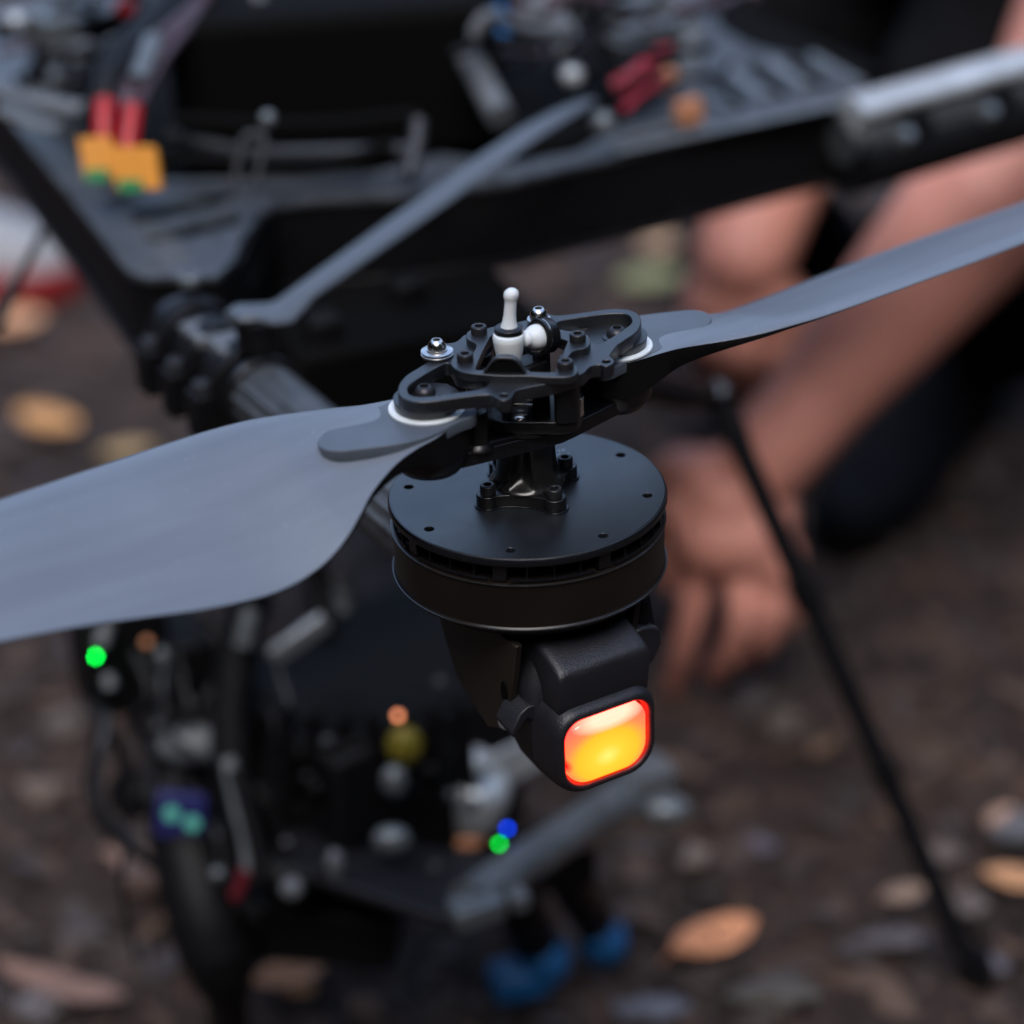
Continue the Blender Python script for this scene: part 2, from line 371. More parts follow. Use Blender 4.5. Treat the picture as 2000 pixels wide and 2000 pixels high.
stone(120, 1415, 13, (1, 1, .6), (.20, .17, .16), 'grey pebble on the soil left of the green light', seed=12)
stone(85, 1545, 12, (1.2, 1, .6), (.24, .18, .15), 'tan pebble below the grey pebble left of the gimbal', seed=13)
stone(75, 1965, 12, (1, 1, .6), (.22, .20, .21), 'pinkish grey pebble at the end of the long brown leaf', seed=14)
stone(285, 1710, 16, (1, 1, .6), (.22, .15, .13), 'rusty brown stone touching the dull brown leaf', seed=15)

# unseen trees added all round, well outside the picture, to darken the horizon
fm = island_mat('forest_foliage', [(.010, .018, .008), (.025, .04, .015), (.02, .03, .018), (.045, .05, .02)])
def wood_h(a):                      # shaped to block light: tall behind and beside the camera, low beyond the drone
    k = .5-.5*math.sin(a); return (1500+7500*min(1, k*1.5))*(1+.12*math.sin(a*5)+.08*math.sin(a*13+1))
mb = MB()
for i in range(3000):
    a = random.uniform(0, 2*math.pi); rr = random.uniform(8000, 11000); h = random.uniform(0, 1)
    hm = wood_h(a)
    c = V((rr*math.cos(a), rr*math.sin(a)+500, h*hm)); r = random.uniform(300, 700)
    for k in range(9):
        d = V((random.uniform(-1, 1), random.uniform(-1, 1), random.uniform(-1, 1)))*r; e1 = V((random.uniform(-1, 1), random.uniform(-1, 1), random.uniform(-1, 1))).normalized(); e2 = e1.orthogonal().normalized(); q = random.uniform(200, 560)
        i0 = len(mb.v); mb.v += [c+d+e1*q, c+d+e2*q, c+d-e1*q, c+d-e2*q]; mb.f.append((i0, i0+1, i0+2, i0+3))
for i in range(90):
    a = 2*math.pi*i/90+random.uniform(-.03, .03); rr = random.uniform(8200, 10500)
    mb.tube([(rr*math.cos(a), rr*math.sin(a)+500, -50), (rr*math.cos(a)+60, rr*math.sin(a)+500, wood_h(a)*.5), (rr*math.cos(a), rr*math.sin(a)+560, wood_h(a)*.95)], [160, 120, 60], 8)
tag(mb.build('light_blocking_wood', fm, origin=(0, 500, 0), smooth=180), 'unseen dark leafy wood added all round to shape the light', 'wood', kind='stuff')
#PART2
# ------------------------------------------------------------------ THE DRONE
drone = thing('drone', 'black carbon multirotor drone with grey propeller blades and a glowing red yellow arm lamp', 'drone', (-60, 420, 0))
AL = R(34); AX = V((math.cos(AL), math.sin(AL), 0)); AP = V((-math.sin(AL), math.cos(AL), 0)); UP = V((0, 0, 1))
def dirxy(deg): return V((math.cos(R(deg)), math.sin(R(deg)), 0))
def hexscrew(mb_, c, r, h, sock=.5, n=28, ax=(0, 0, 1)):
    """socket cap head with a real hexagonal hole"""
    mb_.lathe([(r*.2, -.6), (r*.96, -.6), (r, -.2), (r, h*.82), (r*.93, h*.95), (r*.82, h), (r*sock*1.12, h), (r*sock, h-.15), (r*sock, h*.35), (.01, h*.35)], c, ax, n)
def button(mb_, c, r, h, ax=(0, 0, 1)):
    mb_.lathe([(r*.2, -.8), (r, -.8), (r*1.0, 0), (r*.96, h*.35), (r*.82, h*.68), (r*.62, h*.9), (r*.5, h), (r*.42, h), (r*.40, h*.9), (r*.40, h*.3), (.01, h*.3)], c, ax, 36)

# ---- motor
motor = MB().lathe([(8, 470.2), (49.0, 470.2), (49.9, 470.7), (50.0, 471.6), (49.35, 472.3), (49.3, 488.2), (49.3, 488.6), (49.75, 488.9), (49.75, 489.5), (49.2, 489.7), (46.5, 489.8), (46.5, 490.6), (8, 490.6)], (0, 0, 0), n=128).build('motor', M['bell'], drone, origin=(0, 0, 470))
motor['label'] = 'wide round black motor drum with a slotted rim'
loops = [circ((0, 0), 50, 144)]
HA = [-9+45*k for k in range(8)]
for a in HA: loops.append(circ((43.4*math.cos(R(a)), 43.4*math.sin(R(a))), 1.75, 18))
plate('motor_cover', loops, 497.4, 500, M['anodt'], motor, .25)
MB().lathe([(49.2, 497.0), (50.3, 497.1), (50.45, 497.6), (50.45, 498.9), (50.35, 499.2), (49.75, 500.0), (49.45, 500.06), (49.4, 497.2)], (0, 0, 0), n=144).build('cover_rim', M['gloss'], motor)
MB().lathe([(10, 490.7), (44.0, 490.7), (44, 497.2), (10, 497.2)], (0, 0, 0), n=96).build('winding_core', M['dark'], motor)
mb = MB()
for k in range(8):
    a0 = -12.9-90+45.7*k
    a0 = -103+45*k
    for j, wd in ((0, 5.0), (11.2, .55), (22.5, .55), (33.8, .55)):
        d = dirxy(a0+j); t = V((-d.y, d.x, 0)); mb.box(d*46.9+V((0, 0, 493.85)), (3.6 if wd > 1 else 3.0, wd, 6.8), ax=(d, t, UP))
mb.build('vent_rib', M['anod'], motor, bevel=.12)
mb = MB()
for k in range(8):
    a0 = -103+45*k
    rr = []
    for i in range(13):
        d = dirxy(a0+5+i*35/12); rr.append(mb.ring([d*48.2+V((0, 0, 490.5)), d*49.1+V((0, 0, 490.5)), d*49.1+V((0, 0, 491.3)), d*48.2+V((0, 0, 491.3))]))
    mb.skin(rr)
mb.build('vent_sill', M['gloss'], motor)
first = None
for a in HA:
    c = (43.4*math.cos(R(a)), 43.4*math.sin(R(a)), 496.6)
    if not first:
        mb = MB(); mb.lathe([(1.72, -1.2), (1.70, .1), (.95, .15), (.8, -.2), (.8, -.9), (.01, -.9)], c, n=18); first = mb.build('rim_screw', M['steelb'], motor, origin=c)
    else: copy_tree(first, c, motor)
for rr_, zz_, th in ((49.78, 489.3, .22), (49.95, 471.6, .3)):
    MB().tube([(rr_*math.cos(2*math.pi*i/144), rr_*math.sin(2*math.pi*i/144), zz_) for i in range(144)], th, 8, closed=True).build('edge_highlight', M['edge'], motor)  # pale metal lines put in for the highlights on the drum's ridges
# printed lettering on the cover, partly behind the shaft mount
def text(name, body, size, loc, rot, m, parent, ext=.04, align='LEFT'):
    cu = bpy.data.curves.new(name, 'FONT'); cu.body = body; cu.size = size; cu.extrude = ext; cu.align_x = align; cu.space_character = 1.05
    tmp = bpy.data.objects.new('tmp', cu); col.objects.link(tmp)
    dg = bpy.context.evaluated_depsgraph_get(); dg.update()
    me = bpy.data.meshes.new_from_object(tmp.evaluated_get(dg)); bpy.data.objects.remove(tmp)
    me.materials.clear(); me.name = name; me.transform(Matrix.Translation(loc) @ rot.to_4x4())
    return link_mesh(name, me, m, parent, V(loc))
tp = atz(1088, 889, 500.05)
text('lettering', 'CHINA', 3.1, V((tp.x+5.2, tp.y-.5, 500.06)), Matrix.Rotation(R(6), 3, 'Z'), M['print_'], motor, align='RIGHT')
text('lettering', '118', 2.8, V((tp.x+3.2, tp.y+2.9, 500.06)), Matrix.Rotation(R(6), 3, 'Z'), M['print_'], motor, align='RIGHT')

# ---- shaft mount: four footed flange, scalloped column
FA = [-146, -56.6, 34, 123.4]
def lobed(rc, rl, rmid, n=9):
    pts = []
    for k in range(4):
        a = FA[k]; c = dirxy(a)*rc
        for i in range(n):
            b = a-105+210*i/(n-1); q = c+dirxy(b)*rl; pts.append((q.x, q.y))
        nx = FA[(k+1) % 4]+(360 if k == 3 else 0); am = (a+nx)/2
        for s_ in (-14, 0, 14): q = dirxy(am+s_)*(rmid+abs(s_)*.035); pts.append((q.x, q.y))
    return smoothpoly(pts, 3)
hub = plate('propeller_hub', [lobed(17.0, 4.3, 12.9)], 500, 505.0, M['anod'], drone, .5, origin=V((0, 0, 500)))
hub['label'] = 'black machined two blade propeller hub on a scalloped shaft'
plate('gasket', [lobed(17.2, 4.9, 13.4)], 499.9, 500.7, M['gloss'], hub, .2)
first = None
for a in FA:
    c = dirxy(a)*17+V((0, 0, 505.2))
    if not first: mb = MB(); hexscrew(mb, c, 2.85, 3.2); first = mb.build('flange_screw', M['steelb'], hub, origin=c)
    else: copy_tree(first, c, hub)
mb = MB(); rings = []
prof = [(13.6, 504.8), (13.4, 505.4), (12.6, 506.2), (11.9, 507.4), (11.35, 509.5), (11.0, 512), (10.7, 516), (10.6, 520), (10.9, 524), (11.2, 528)]
for r_, z_ in prof:
    pts = []
    for i in range(144):
        a = i*2.5; best = min(abs((a-(-101+90*k)+180) % 360-180) for k in range(4))
        zz = max(0, min(1, (z_-505.6)/4))*1.0; wd = 21*(1-.35*max(0, (z_-512)/14))
        dpt = 3.6*zz*max(0, 1-(best/wd)**2)**.6 if best < wd else 0
        q = dirxy(a)*(r_-dpt); pts.append((q.x, q.y, z_))
    rings.append(mb.ring(pts))
mb.skin(rings).build('shaft_column', mat('polished_black_metal', (.012, .012, .012), .24, .1, .6), hub, smooth=50)

# ---- lower tray (rhombus bar), step, posts
RC = AX*40.3; zc = 546
Lc = V((-33.6, -22.3, 0))
def arc(c, r, a0, a1, n=9): return [(c[0]+r*math.cos(R(a0+(a1-a0)*i/(n-1))), c[1]+r*math.sin(R(a0+(a1-a0)*i/(n-1)))) for i in range(n)]
half = arc(Lc, 8.8, 130, 284, 14)+[(-18, -25), (0, -16.8), (13, -10.6), (18.5, -5.5)]
tray = half+rot180(half)
plate('lower_plate', [tray], 524.0, 529.6, M['anod'], hub, .6)
half = arc(Lc, 7.4, 130, 284, 12)+[(-19, -23.4), (0, -14.6), (8, -12)]+[(8, -13.4), (0, -16), (-19, -24.8)]+arc(Lc, 8.7, 284, 130, 14)
tr2 = half
for nm, pts in (('tray_rim', tr2), ('tray_rim', rot180(tr2))): plate(nm, [pts], 529.5, 531.2, M['anod'], hub, .3)
half = [(-13, -12.5), (-6, -16.8), (4, -17.6), (12.5, -18.4), (17.5, -16.5), (19.5, -12), (20.5, -6), (19, 3)]
step = smoothpoly(half+rot180(half), 4)
plate('middle_plate', [step], 531.4, 536.2, M['anod'], hub, .5)
MB().lathe([(17, 529.4), (17.6, 530), (17, 531.5)], (0, 0, 0), n=48).build('middle_step', M['anod'], hub)
# cylinder standoffs, corner posts and the yoke column inside
def two(name, mb_, m, origin, bevel=0):
    o = mb_.build(name, m, hub, origin=origin, bevel=bevel); copy_tree(o, (-origin[0], -origin[1], origin[2]), hub, (0, 0, math.pi)); return o
c = (-16.6, -20.4, 529)
two('standoff', MB().lathe([(5.6, 0), (5.2, 1), (3.9, 2.2), (3.75, 13.2), (3.3, 13.9), (.5, 14.3)], c, n=32), M['anod'], c)
mb = MB().prism(smoothpoly([(10.4, -18.6), (14.5, -19.2), (18.3, -17.3), (19.4, -13.4), (18, -9.5), (13.8, -9), (11, -11.5)], 4), 536, 549.6)
two('corner_post', mb, M['anod'], (14, -14, 536), .5)
two('bright_web', MB().prism(smoothpoly([(19.2, -14.5), (20.6, -13), (20.2, -10), (19.2, -8.2), (18.2, -10)], 4), 536.2, 543), M['steel'], (19, -12, 536), .3)
c = (-17, -1.5, 536); two('side_post', MB().lathe([(4.2, 0), (3.4, 1.2), (3.4, 12.5), (4, 13.6)], c, n=28), M['anod'], c)
MB().box((5.6, -13.2, 542.8), (6.2, 5, 14), rz=R(4)).build('centre_post', M['dark'], hub, bevel=.5)
MB().box((0, 4, 542.8), (15, 10, 13.8), rz=R(34)).build('yoke_block', M['anod'], hub, bevel=1.2)
c = V((-1.8, -13.6, 536)); MB().lathe([(3.4, 0), (3.4, .6), (2.9, 1.3), (1.8, 1.9), (.6, 2.1)], c, n=28).build('silver_disc', M['steel'], hub)
for zz, rr_ in ((541.2, .55), (543.6, .45)):
    MB().tube([(-9, -12.6, zz), (4.5, -14.6, zz)], rr_, 8).build('cross_pin', M['steel'], hub)
MB().box((-3, -9.5, 541), (10, 3, 9), rz=R(-6)).build('inner_web', M['grey'], hub, bevel=.5)

# ---- top loop plate: outline read off the photograph on its own plane, then turned half round
zT = 554.5
def on(pts, z=zT): return [((q := Z1(x, y, z)).x, q.y) for x, y in pts]
outA = on([(330, 503), (300, 524), (250, 555), (190, 592), (150, 635), (132, 672), (128, 705), (142, 735), (172, 757), (225, 772), (300, 776), (390, 768), (500, 752), (600, 738), (690, 727), (742, 727), (770, 735), (792, 750), (820, 762), (850, 763), (878, 755), (896, 738), (910, 712), (932, 695), (980, 682), (1080, 662), (1170, 645), (1255, 618), (1320, 600), (1379, 580), (1405, 553), (1433, 533), (1486, 523), (1515, 533), (1545, 533), (1575, 519), (1586, 497), (1573, 477), (1556, 462)])
c180 = rot180(outA)
loop_outer = smoothpoly(outA+c180, 3)
holeL = smoothpoly(on([(192, 690), (205, 662), (245, 632), (310, 590), (375, 552), (425, 524), (455, 513), (480, 520), (498, 548), (520, 585), (590, 602), (660, 612), (715, 626), (738, 645), (728, 668), (690, 686), (600, 702), (500, 718), (400, 733), (310, 740), (240, 738), (205, 722)]), 3)
holeR = rot180(holeL)
core = smoothpoly(on([(655, 560), (700, 420), (765, 318), (900, 292), (1080, 300), (1240, 345), (1262, 385), (1215, 500), (1180, 585), (1000, 592), (800, 575)], zT), 3)
lugs = on([(843, 730), (1532, 503)]); lugs += rot180(lugs)
plate('loop_plate', [loop_outer, holeL, holeR, core]+[circ(l, 1.5, 16) for l in lugs], 549.6, zT, M['anodt'], hub, .45)
# thick rounded ends of the loops, down to the white rings
for s_ in (1, -1):
    c = Lc*s_; a0 = 214 if s_ == 1 else 34
    pts = []
    o_ = MB().lathe([(11.2, 546.0), (11.3, 548.4), (11.5, 549.2), (11.5, 549.9), (.1, 549.9)], (c.x, c.y, 0), n=64); o_.build('loop_end', M['anodt'], hub)
    MB().lathe([(10.4, 545.3), (13.2, 545.3), (13.45, 545.6), (13.45, 546.1), (13.2, 546.4), (10.4, 546.4)], (c.x, c.y, 0), n=64).build('white_ring', M['white'], hub)
    bc = V((c.x-.6*s_, c.y+1.2*s_, 549.8)); mb = MB(); mb.lathe([(5.4, -.1), (5.4, .5), (5, .7), (.1, .7)], bc, n=32); mb.build('washer_pad', M['anodt'], hub)
    mb = MB(); button(mb, bc+V((0, 0, .8)), 3.9, 3.0); o_ = mb.build('blade_bolt', M['steelb'], hub)
    if s_ == -1:
        for i, ch in enumerate('010.9'):
            a = R(-98+24*(i-2)); rot = Matrix.Rotation(a+R(90), 3, 'Z') @ Matrix.Rotation(R(48), 3, 'X')
            text('head_mark', ch, 1.5, bc+V((math.cos(a)*3.35, math.sin(a)*3.35, 2.2)), rot, M['steelb'], o_, .08, 'CENTER')
# raised inner frame with four screw ears
zR = 557.2
ra = on([(594, 345), (588, 322), (602, 298), (640, 284), (700, 282), (760, 290), (850, 292)], zR)
ro = on([(594, 350), (588, 325), (600, 300), (640, 284), (700, 283), (790, 300), (900, 305), (1050, 312), (1180, 322), (1290, 330), (1340, 325), (1395, 335), (1425, 362), (1420, 392), (1395, 412), (1345, 422), (1300, 440), (1272, 480), (1268, 505), (1310, 520), (1342, 545), (1340, 575), (1310, 598), (1250, 608), (1120, 607), (1000, 600), (920, 600), (800, 598), (690, 590), (620, 584), (560, 574), (512, 552), (488, 522), (490, 492), (515, 470), (560, 458), (605, 456), (632, 446), (655, 405), (652, 382), (620, 366)], zR)
ri = on([(652, 548), (690, 455), (735, 365), (762, 328), (830, 318), (1000, 326), (1170, 338), (1262, 362), (1268, 378), (1240, 440), (1192, 560), (1178, 574), (1080, 574), (1000, 570), (900, 568), (800, 564), (700, 562), (668, 560)], zR)
plate('raised_frame', [smoothpoly(ro, 3), smoothpoly(ri, 3)], zT-.2, zR, M['anodt'], hub, .35)
SCR = [(675, 312), (582, 497), (1340, 362), (1257, 547)]
first = None
for x, y in SCR:
    c = Z1(x, y, zR)
    if not first:
        mb = MB(); hexscrew(mb, c, 2.9, 2.9); first = mb.build('frame_screw', M['steelb'], hub, origin=c)
    else: copy_tree(first, c, hub)
# arched saddle in front of the white cone
mb = MB(); rings = []; path = []
for i in range(25):
    t = i/24; x = 690+t*330; hump = math.sin(math.pi*t)**2; hump = 1-(1-hump)**2.2
    b = Z1(x, 572+(x-690)*.02, zR-.3); path.append(V((b.x, b.y, zR-1.1+hump*6.2)))
rings = []
for i, p in enumerate(path):
    a = path[max(0, i-1)]; b = path[min(24, i+1)]; t = (b-a).normalized(); nrm = V((t.y, -t.x, 0)).normalized(); up = V((0, 0, 1))
    rings.append(mb.ring([p-nrm*1.2-up*.2, p+nrm*1.5-up*.2, p+nrm*1.5+up*.9, p-nrm*1.2+up*.9]))
mb.skin(rings).build('arched_saddle', M['anodt'], hub, bevel=.25, smooth=60)
mb = MB()
fr = mb.ring([p+V((.4, -1.0, 0)) for p in path]+[path[-1]+V((.4, -1, -5)), path[0]+V((.4, -1, -5))]); bk = mb.ring([p+V((.4, .6, 0)) for p in path]+[path[-1]+V((.4, .6, -5)), path[0]+V((.4, .6, -5))])
mb.skin([fr, bk]).build('saddle_web', M['dark'], hub)
# white ball pins: one upright in its cone, one lying on its side
cone_c = Z1(880, 502, 553.5)
wp = MB().lathe([(3.6, -1), (4.15, 0), (4.35, .6), (5.55, 8.2), (5.6, 9.4), (5.2, 10.4), (4.0, 10.9), (3.0, 11)], cone_c, n=40).build('white_cone', M['white'], hub)
MB().lathe([(5.0, 10.4), (5.15, 10.9), (5.0, 12.4), (4.4, 12.9), (2.8, 13), (2.3, 12.4)], cone_c+V((.2, .9, 0)), n=40).build('black_collar', M['anod'], hub)
tipv = (Z1(914, 100, 579.5)-(cone_c+V((.2, .9, 12.5)))); tipv = V((0.10, .05, 1)).normalized()
ctop = cone_c+V((.2, .9, 12.2))
MB().lathe([(3.3, -.3), (3.0, .8), (2.45, 2.6), (2.15, 5), (2.1, 9.5), (2.2, 10.6), (2.55, 11.4), (2.65, 12.4), (2.45, 13.5), (1.7, 14.2), (1.3, 14.5), (.2, 14.8)], ctop, tipv, n=32).build('white_pin', M['white'], hub, smooth=70)
sc_ = Z1(1068, 338, 559.5); sax = V((-.78, -.60, .16)).normalized()
MB().lathe([(3, -6.0), (5.9, -5.8), (6.3, -5.2), (6.3, -.3), (5.9, 0), (5.2, .1), (4.7, -.6), (4.5, -3), (.1, -3)], sc_, sax, n=48).build('ball_socket', M['anod'], hub)
MB().lathe([(6.3, -1.7), (6.44, -1.65), (6.44, -1.35), (6.3, -1.3)], sc_, sax, n=48).build('socket_line', M['steel'], hub)
MB().lathe([(4.1, -3), (4.5, -.8), (4.55, .6), (4.3, 2), (3.7, 3.2), (3.05, 4.0), (2.85, 4.6), (2.95, 5.3), (2.8, 6.0), (2.2, 6.7), (1.2, 7.1), (.2, 7.2)], sc_, sax, n=40).build('white_ball', M['white'], hub, smooth=70)
mb = MB()
bz = 556.0
strap = [Z1(1000, 400, bz), Z1(1030, 430, bz-1.2), Z1(1075, 440, bz-1.8), Z1(1120, 425, bz-1.2)]
mb.tube(spath(strap, 5), 1.6, 10); mb.box(Z1(1095, 490, 549), (5.2, 4.0, 13), rz=R(34)); mb.build('pin_bracket', M['anodt'], hub, bevel=.3)
# four bright bolts: two standing on the far lugs
for l, dz, rw, stack in ((Z1(392, 437, 556), 0, 5.7, 3), (Z1(1078, 222, 556), 0, 4.3, 4)):
    c = V((l.x, l.y, 555))
    mb = MB()
    mb.lathe([(2.2, -6), (2.2, -1.2), (rw*.9, -1.2), (rw*.93, -.3), (rw*.9, -.1)], c, n=40)
    mb.build('lug_post', M['anod'], hub)
    mb = MB().lathe([(rw*.3, 0), (rw, 0), (rw*1.01, .5), (rw*.97, .7), (rw*.86, .75), (rw*.84, .9), (rw, .95), (rw, 1.5), (rw*.96, 1.65), (rw*.66, 1.7), (rw*.66, 2.3), (rw*.3, 2.35)], c, n=48); o_ = mb.build('washer_stack', M['steelm'], hub)
    mb = MB(); button(mb, c+V((0, 0, 2.4)), 3.35, 3.2); mb.build('silver_bolt', M['steel'], hub)

# ---- blades: edges measured from both blades of the photograph (they are one shape turned half round)
# r: (high edge u, z), (low edge u, z), thickness, square edge share
ST = [(28, -9, 545, 9, 545, 13, 1), (34, -12.6, 545, 13.2, 545, 14, 1), (42, -14, 545, 16, 544.6, 13.5, 1), (50, -15, 545.4, 18.5, 544, 11.5, .9), (57, -16.5, 545.7, 19.2, 543.3, 9.5, .75),
      (65, -19.6, 546, 20, 541.3, 8, .6), (72, -22.3, 546.1, 22, 539, 7.0, .48), (80, -25, 546.3, 25.4, 536, 6, .38), (88, -27.2, 546.6, 30.5, 532.6, 5.4, .3), (95, -28.5, 546.9, 34.4, 529.6, 5, .24), (102, -29.3, 547, 37, 526.6, 4.7, .18), (110, -30, 547, 38.6, 524, 4.5, .12),
      (120, -30.2, 547, 39.4, 522.2, 4.3, .08), (130, -30.1, 547, 39.3, 521.8, 4.1, .06), (150, -29.6, 547, 37.6, 523.6, 3.9, .05), (170, -29.1, 547, 34.6, 526.6, 3.7, .05), (190, -28.6, 547, 31.6, 529.4, 3.5, .05), (220, -27.5, 547.3, 28, 532.4, 3.2, .05), (260, -25.5, 547.6, 24.6, 535, 3, .05), (310, -22.5, 548, 20.6, 538, 2.7, .05), (360, -19, 548.6, 16.5, 541, 2.4, .05), (400, -14.5, 549.2, 12, 543.6, 2, .05), (418, -8, 549.6, 6.5, 546.5, 1.4, .05)]
def stat(r_):
    for i in range(len(ST)-1):
        if ST[i][0] <= r_ <= ST[i+1][0]:
            p0 = ST[max(0, i-1)]; p1 = ST[i]; p2 = ST[i+1]; p3 = ST[min(len(ST)-1, i+2)]; t = (r_-p1[0])/(p2[0]-p1[0]); out = [r_]
            for k in range(1, 7):
                m1 = (p2[k]-p0[k])/max(1e-6, p2[0]-p0[0])*(p2[0]-p1[0]); m2 = (p3[k]-p1[k])/max(1e-6, p3[0]-p1[0])*(p2[0]-p1[0])
                out.append((2*t**3-3*t*t+1)*p1[k]+(t**3-2*t*t+t)*m1+(-2*t**3+3*t*t)*p2[k]+(t**3-t*t)*m2)
            return out
def blade_mesh(mb_):
    rings = []; nS = 26
    rs = [28+i*2.0 for i in range(46)]+[120+i*5 for i in range(60)]
    rs = [r_ for r_ in rs if r_ <= 418]
    for r_ in rs:
        _, uh, zh, ul, zl, th, sq = stat(r_); top = []; bot = []
        f_r = max(0, min(1, (r_-50)/45))
        for j in range(nS+1):
            s_ = .5-.5*math.cos(math.pi*j/nS); u = uh+(ul-uh)*s_; lin = zh+(zl-zh)*s_
            cam_ = f_r*(4.6*math.sin(math.pi*s_**.62)*(1 if r_ < 200 else (1-(r_-200)/400)))
            # near the root the skin falls quickly away beside the flat root tab
            dip = 0
            e = sq+(1-sq)*math.sin(math.pi*min(1, max(0, s_)))**.5
            zt = lin+cam_*.9-dip; zb = zt-th*max(e, .06)
            top.append(AX*r_+AP*u+V((0, 0, zt))); bot.append(AX*r_+AP*u+V((0, 0, zb)))
        rings.append(mb_.ring(top+bot[::-1]))
    mb_.skin(rings)
bl = MB(); blade_mesh(bl)
_nS = 2*27
blade = bl.build('propeller_blade', M['blade'], drone, origin=(0, 0, 546), smooth=42)
blade.data.materials.append(M['under'])
for p in blade.data.polygons:                    # upper skin greyed to carry the sky's sheen, the rest stays black carbon
    c_ = p.center; nrm = p.normal
    if nrm.z < .18: p.material_index = 1
# flat root tab lying on the blade
tabp = [(24, -12.5), (36, -13.0), (50, -12.4), (60, -10.6), (70, -8.9), (77, -7.0), (82, -3.6), (84.2, .6), (84, 4.6), (81, 8.2), (75, 11.2), (68, 14.2), (60, 16.9), (50, 17.6), (38, 15.2), (28, 12.0)]
tw = [(AX*a+AP*b).to_2d()[:] for a, b in tabp]
tab_o = plate('root_tab', [smoothpoly(tw, 4)], 541.2, 545.55, M['tab'], blade, .35)
c = AX*40.3
MB().lathe([(9, 522.5), (10.5, 523), (13.0, 526.5), (13.6, 531), (13.7, 543), (13.4, 545.2), (2, 545.4)], (c.x, c.y, 0), n=64).build('root_boss', M['anod'], blade, smooth=50)
b2 = blade.copy(); col.objects.link(b2); wl[b2] = V((0, 0, 546)); b2.rotation_euler = (0, 0, math.pi)
for ch in blade.children: d = ch.copy(); col.objects.link(d); d.parent = b2
blade['label'] = 'slim grey blade reaching over the bare forearm'; b2['label'] = 'wide grey blade with rounded root tab crossing the dirt'
#PART3
# ------------------------------------------------------------------ arm, lamp, body of the drone
AD = V((-.5, .866, 0))                      # from the motor back to the body
T = V((.866, .5, 0)); NN = V((.5, -.866, 0)); PO = V((22, -40, 0))
def FR(t, n, z): return PO+T*t+NN*n+V((0, 0, z))
arm = MB()
a0 = V((6, -12, 446)); a1 = V((-113, 198, 446))
arm.tube([a0+(a1-a0)*k/10 for k in range(11)], 16.2, 40)
arm = arm.build('motor_arm', M['tube'], drone); arm['label'] = 'fluted dark tube reaching from the body to the near motor'
for da in (160, 138, 116):
    d = T*math.cos(R(da))+V((0, 0, math.sin(R(da))))
    mb = MB(); mb.tube([a0+AD*60+d*15.6, a1-AD*2+d*15.6], 1.9, 10); mb.build('flute', M['tube'], arm)
# motor mount
mm = MB().lathe([(30, 462.5), (40, 464), (44, 466), (44, 469.9), (20, 470)], (0, 0, 0), n=72).build('motor_mount', M['olive'], drone, origin=(0, 0, 460))
for t_, nm in ((-27.2, 'side_plate'), (22.6, 'side_plate')):
    # slanting cheek plates that carry the lamp and clamp the arm
    prof = [(-7, 464), (-12, 440), (-16, 424), (-30, 418), (-52, 428), (-62, 446), (-66, 464)]
    mb = MB(); a = mb.ring([FR(t_-1.5, n, z) for n, z in prof]); b = mb.ring([FR(t_+1.5, n, z) for n, z in prof]); mb.skin([a, b]).build(nm, M['olive'], mm, bevel=.6)
mb = MB(); c = FR(-29.0, -17, 427.5); mb.lathe([(3.0, -.5), (3.0, .6), (2.2, 1.3), (.1, 1.4)], c, -T, n=24); mb.build('cheek_screw', M['light'], mm)
mb = MB(); sl_ = [FR(-28.8, -16+2.0*math.cos(a*.3927), 441+4.2*math.sin(a*.3927)) for a in range(16)]; sl2 = [p-T*.4 for p in sl_]; mb.skin([mb.ring(sl_), mb.ring(sl2)]).build('cheek_slot', M['dark'], mm)
mb = MB(); mb.tube([FR(30, -14, 462), FR(31, -12, 450), FR(30, -16, 438)], 2.2, 8); mb.box(FR(27, -18, 452), (4, 18, 22), ax=(T, NN, UP)); mb.build('cable_guide', M['plast'], mm, bevel=.8)

# lamp housing: rounded sections stacked upwards
lamp = MB(); rings = []
def sect(tl, tr, nf, nb, z, r_, n=8, sk=0):
    pts = []
    for cx, cy, a_ in ((tr-r_, nf-r_, 0), (tl+r_, nf-r_, 90), (tl+r_, nb+r_, 180), (tr-r_, nb+r_, 270)):
        for i in range(n):
            a = R(a_+90*i/(n-1)); pts.append(FR(cx+r_*math.cos(a), cy+r_*math.sin(a), z+sk*((nf-(cy+r_*math.sin(a))))))
    return pts
for args in ((-7, 8, -9, -20, 395.0, 3), (-10, 11.5, -6, -24, 396.2, 4), (-13.5, 15.5, -4, -28, 399.5, 5), (-17.5, 19.5, -3, -31, 406, 6), (-20.5, 22.5, -2.8, -32, 415, 6), (-23.5, 25.0, -2.8, -32, 425, 6), (-25.5, 27.5, -3.5, -32, 436, 6), (-24.5, 27, -5, -31, 446, 6), (-20, 22, -8, -30, 454, 6), (-19, 21, -9, -30, 461.5, 5)):
    rings.append(lamp.ring(sect(*args)))
lamp = lamp.skin(rings).build('lamp_housing', M['hous'], drone, smooth=50)
lamp['label'] = 'grained black lamp housing holding a lit red and yellow lens'
# brow box
mb = MB(); rings = []
brow = [(-16, 464), (-8, 462.6), (0, 459.6), (5.2, 457.2), (6.9, 455.9), (7.6, 454.6), (7.9, 453), (7.5, 447), (7.2, 441), (6.6, 436), (-8, 435), (-16, 435)]
for t_, k in ((-20, .74), (-19.5, .86), (-18.6, .94), (-17.2, .985), (-15, 1), (13, 1), (15.2, .985), (16.6, .94), (17.5, .86), (18, .74)):
    rings.append(mb.ring([FR(t_, -16+(n_+16)*(.9+.1*k), 450+(z_-450)*k) for n_, z_ in brow]))
mb.skin(rings).build('brow_block', M['hous'], lamp, smooth=70)
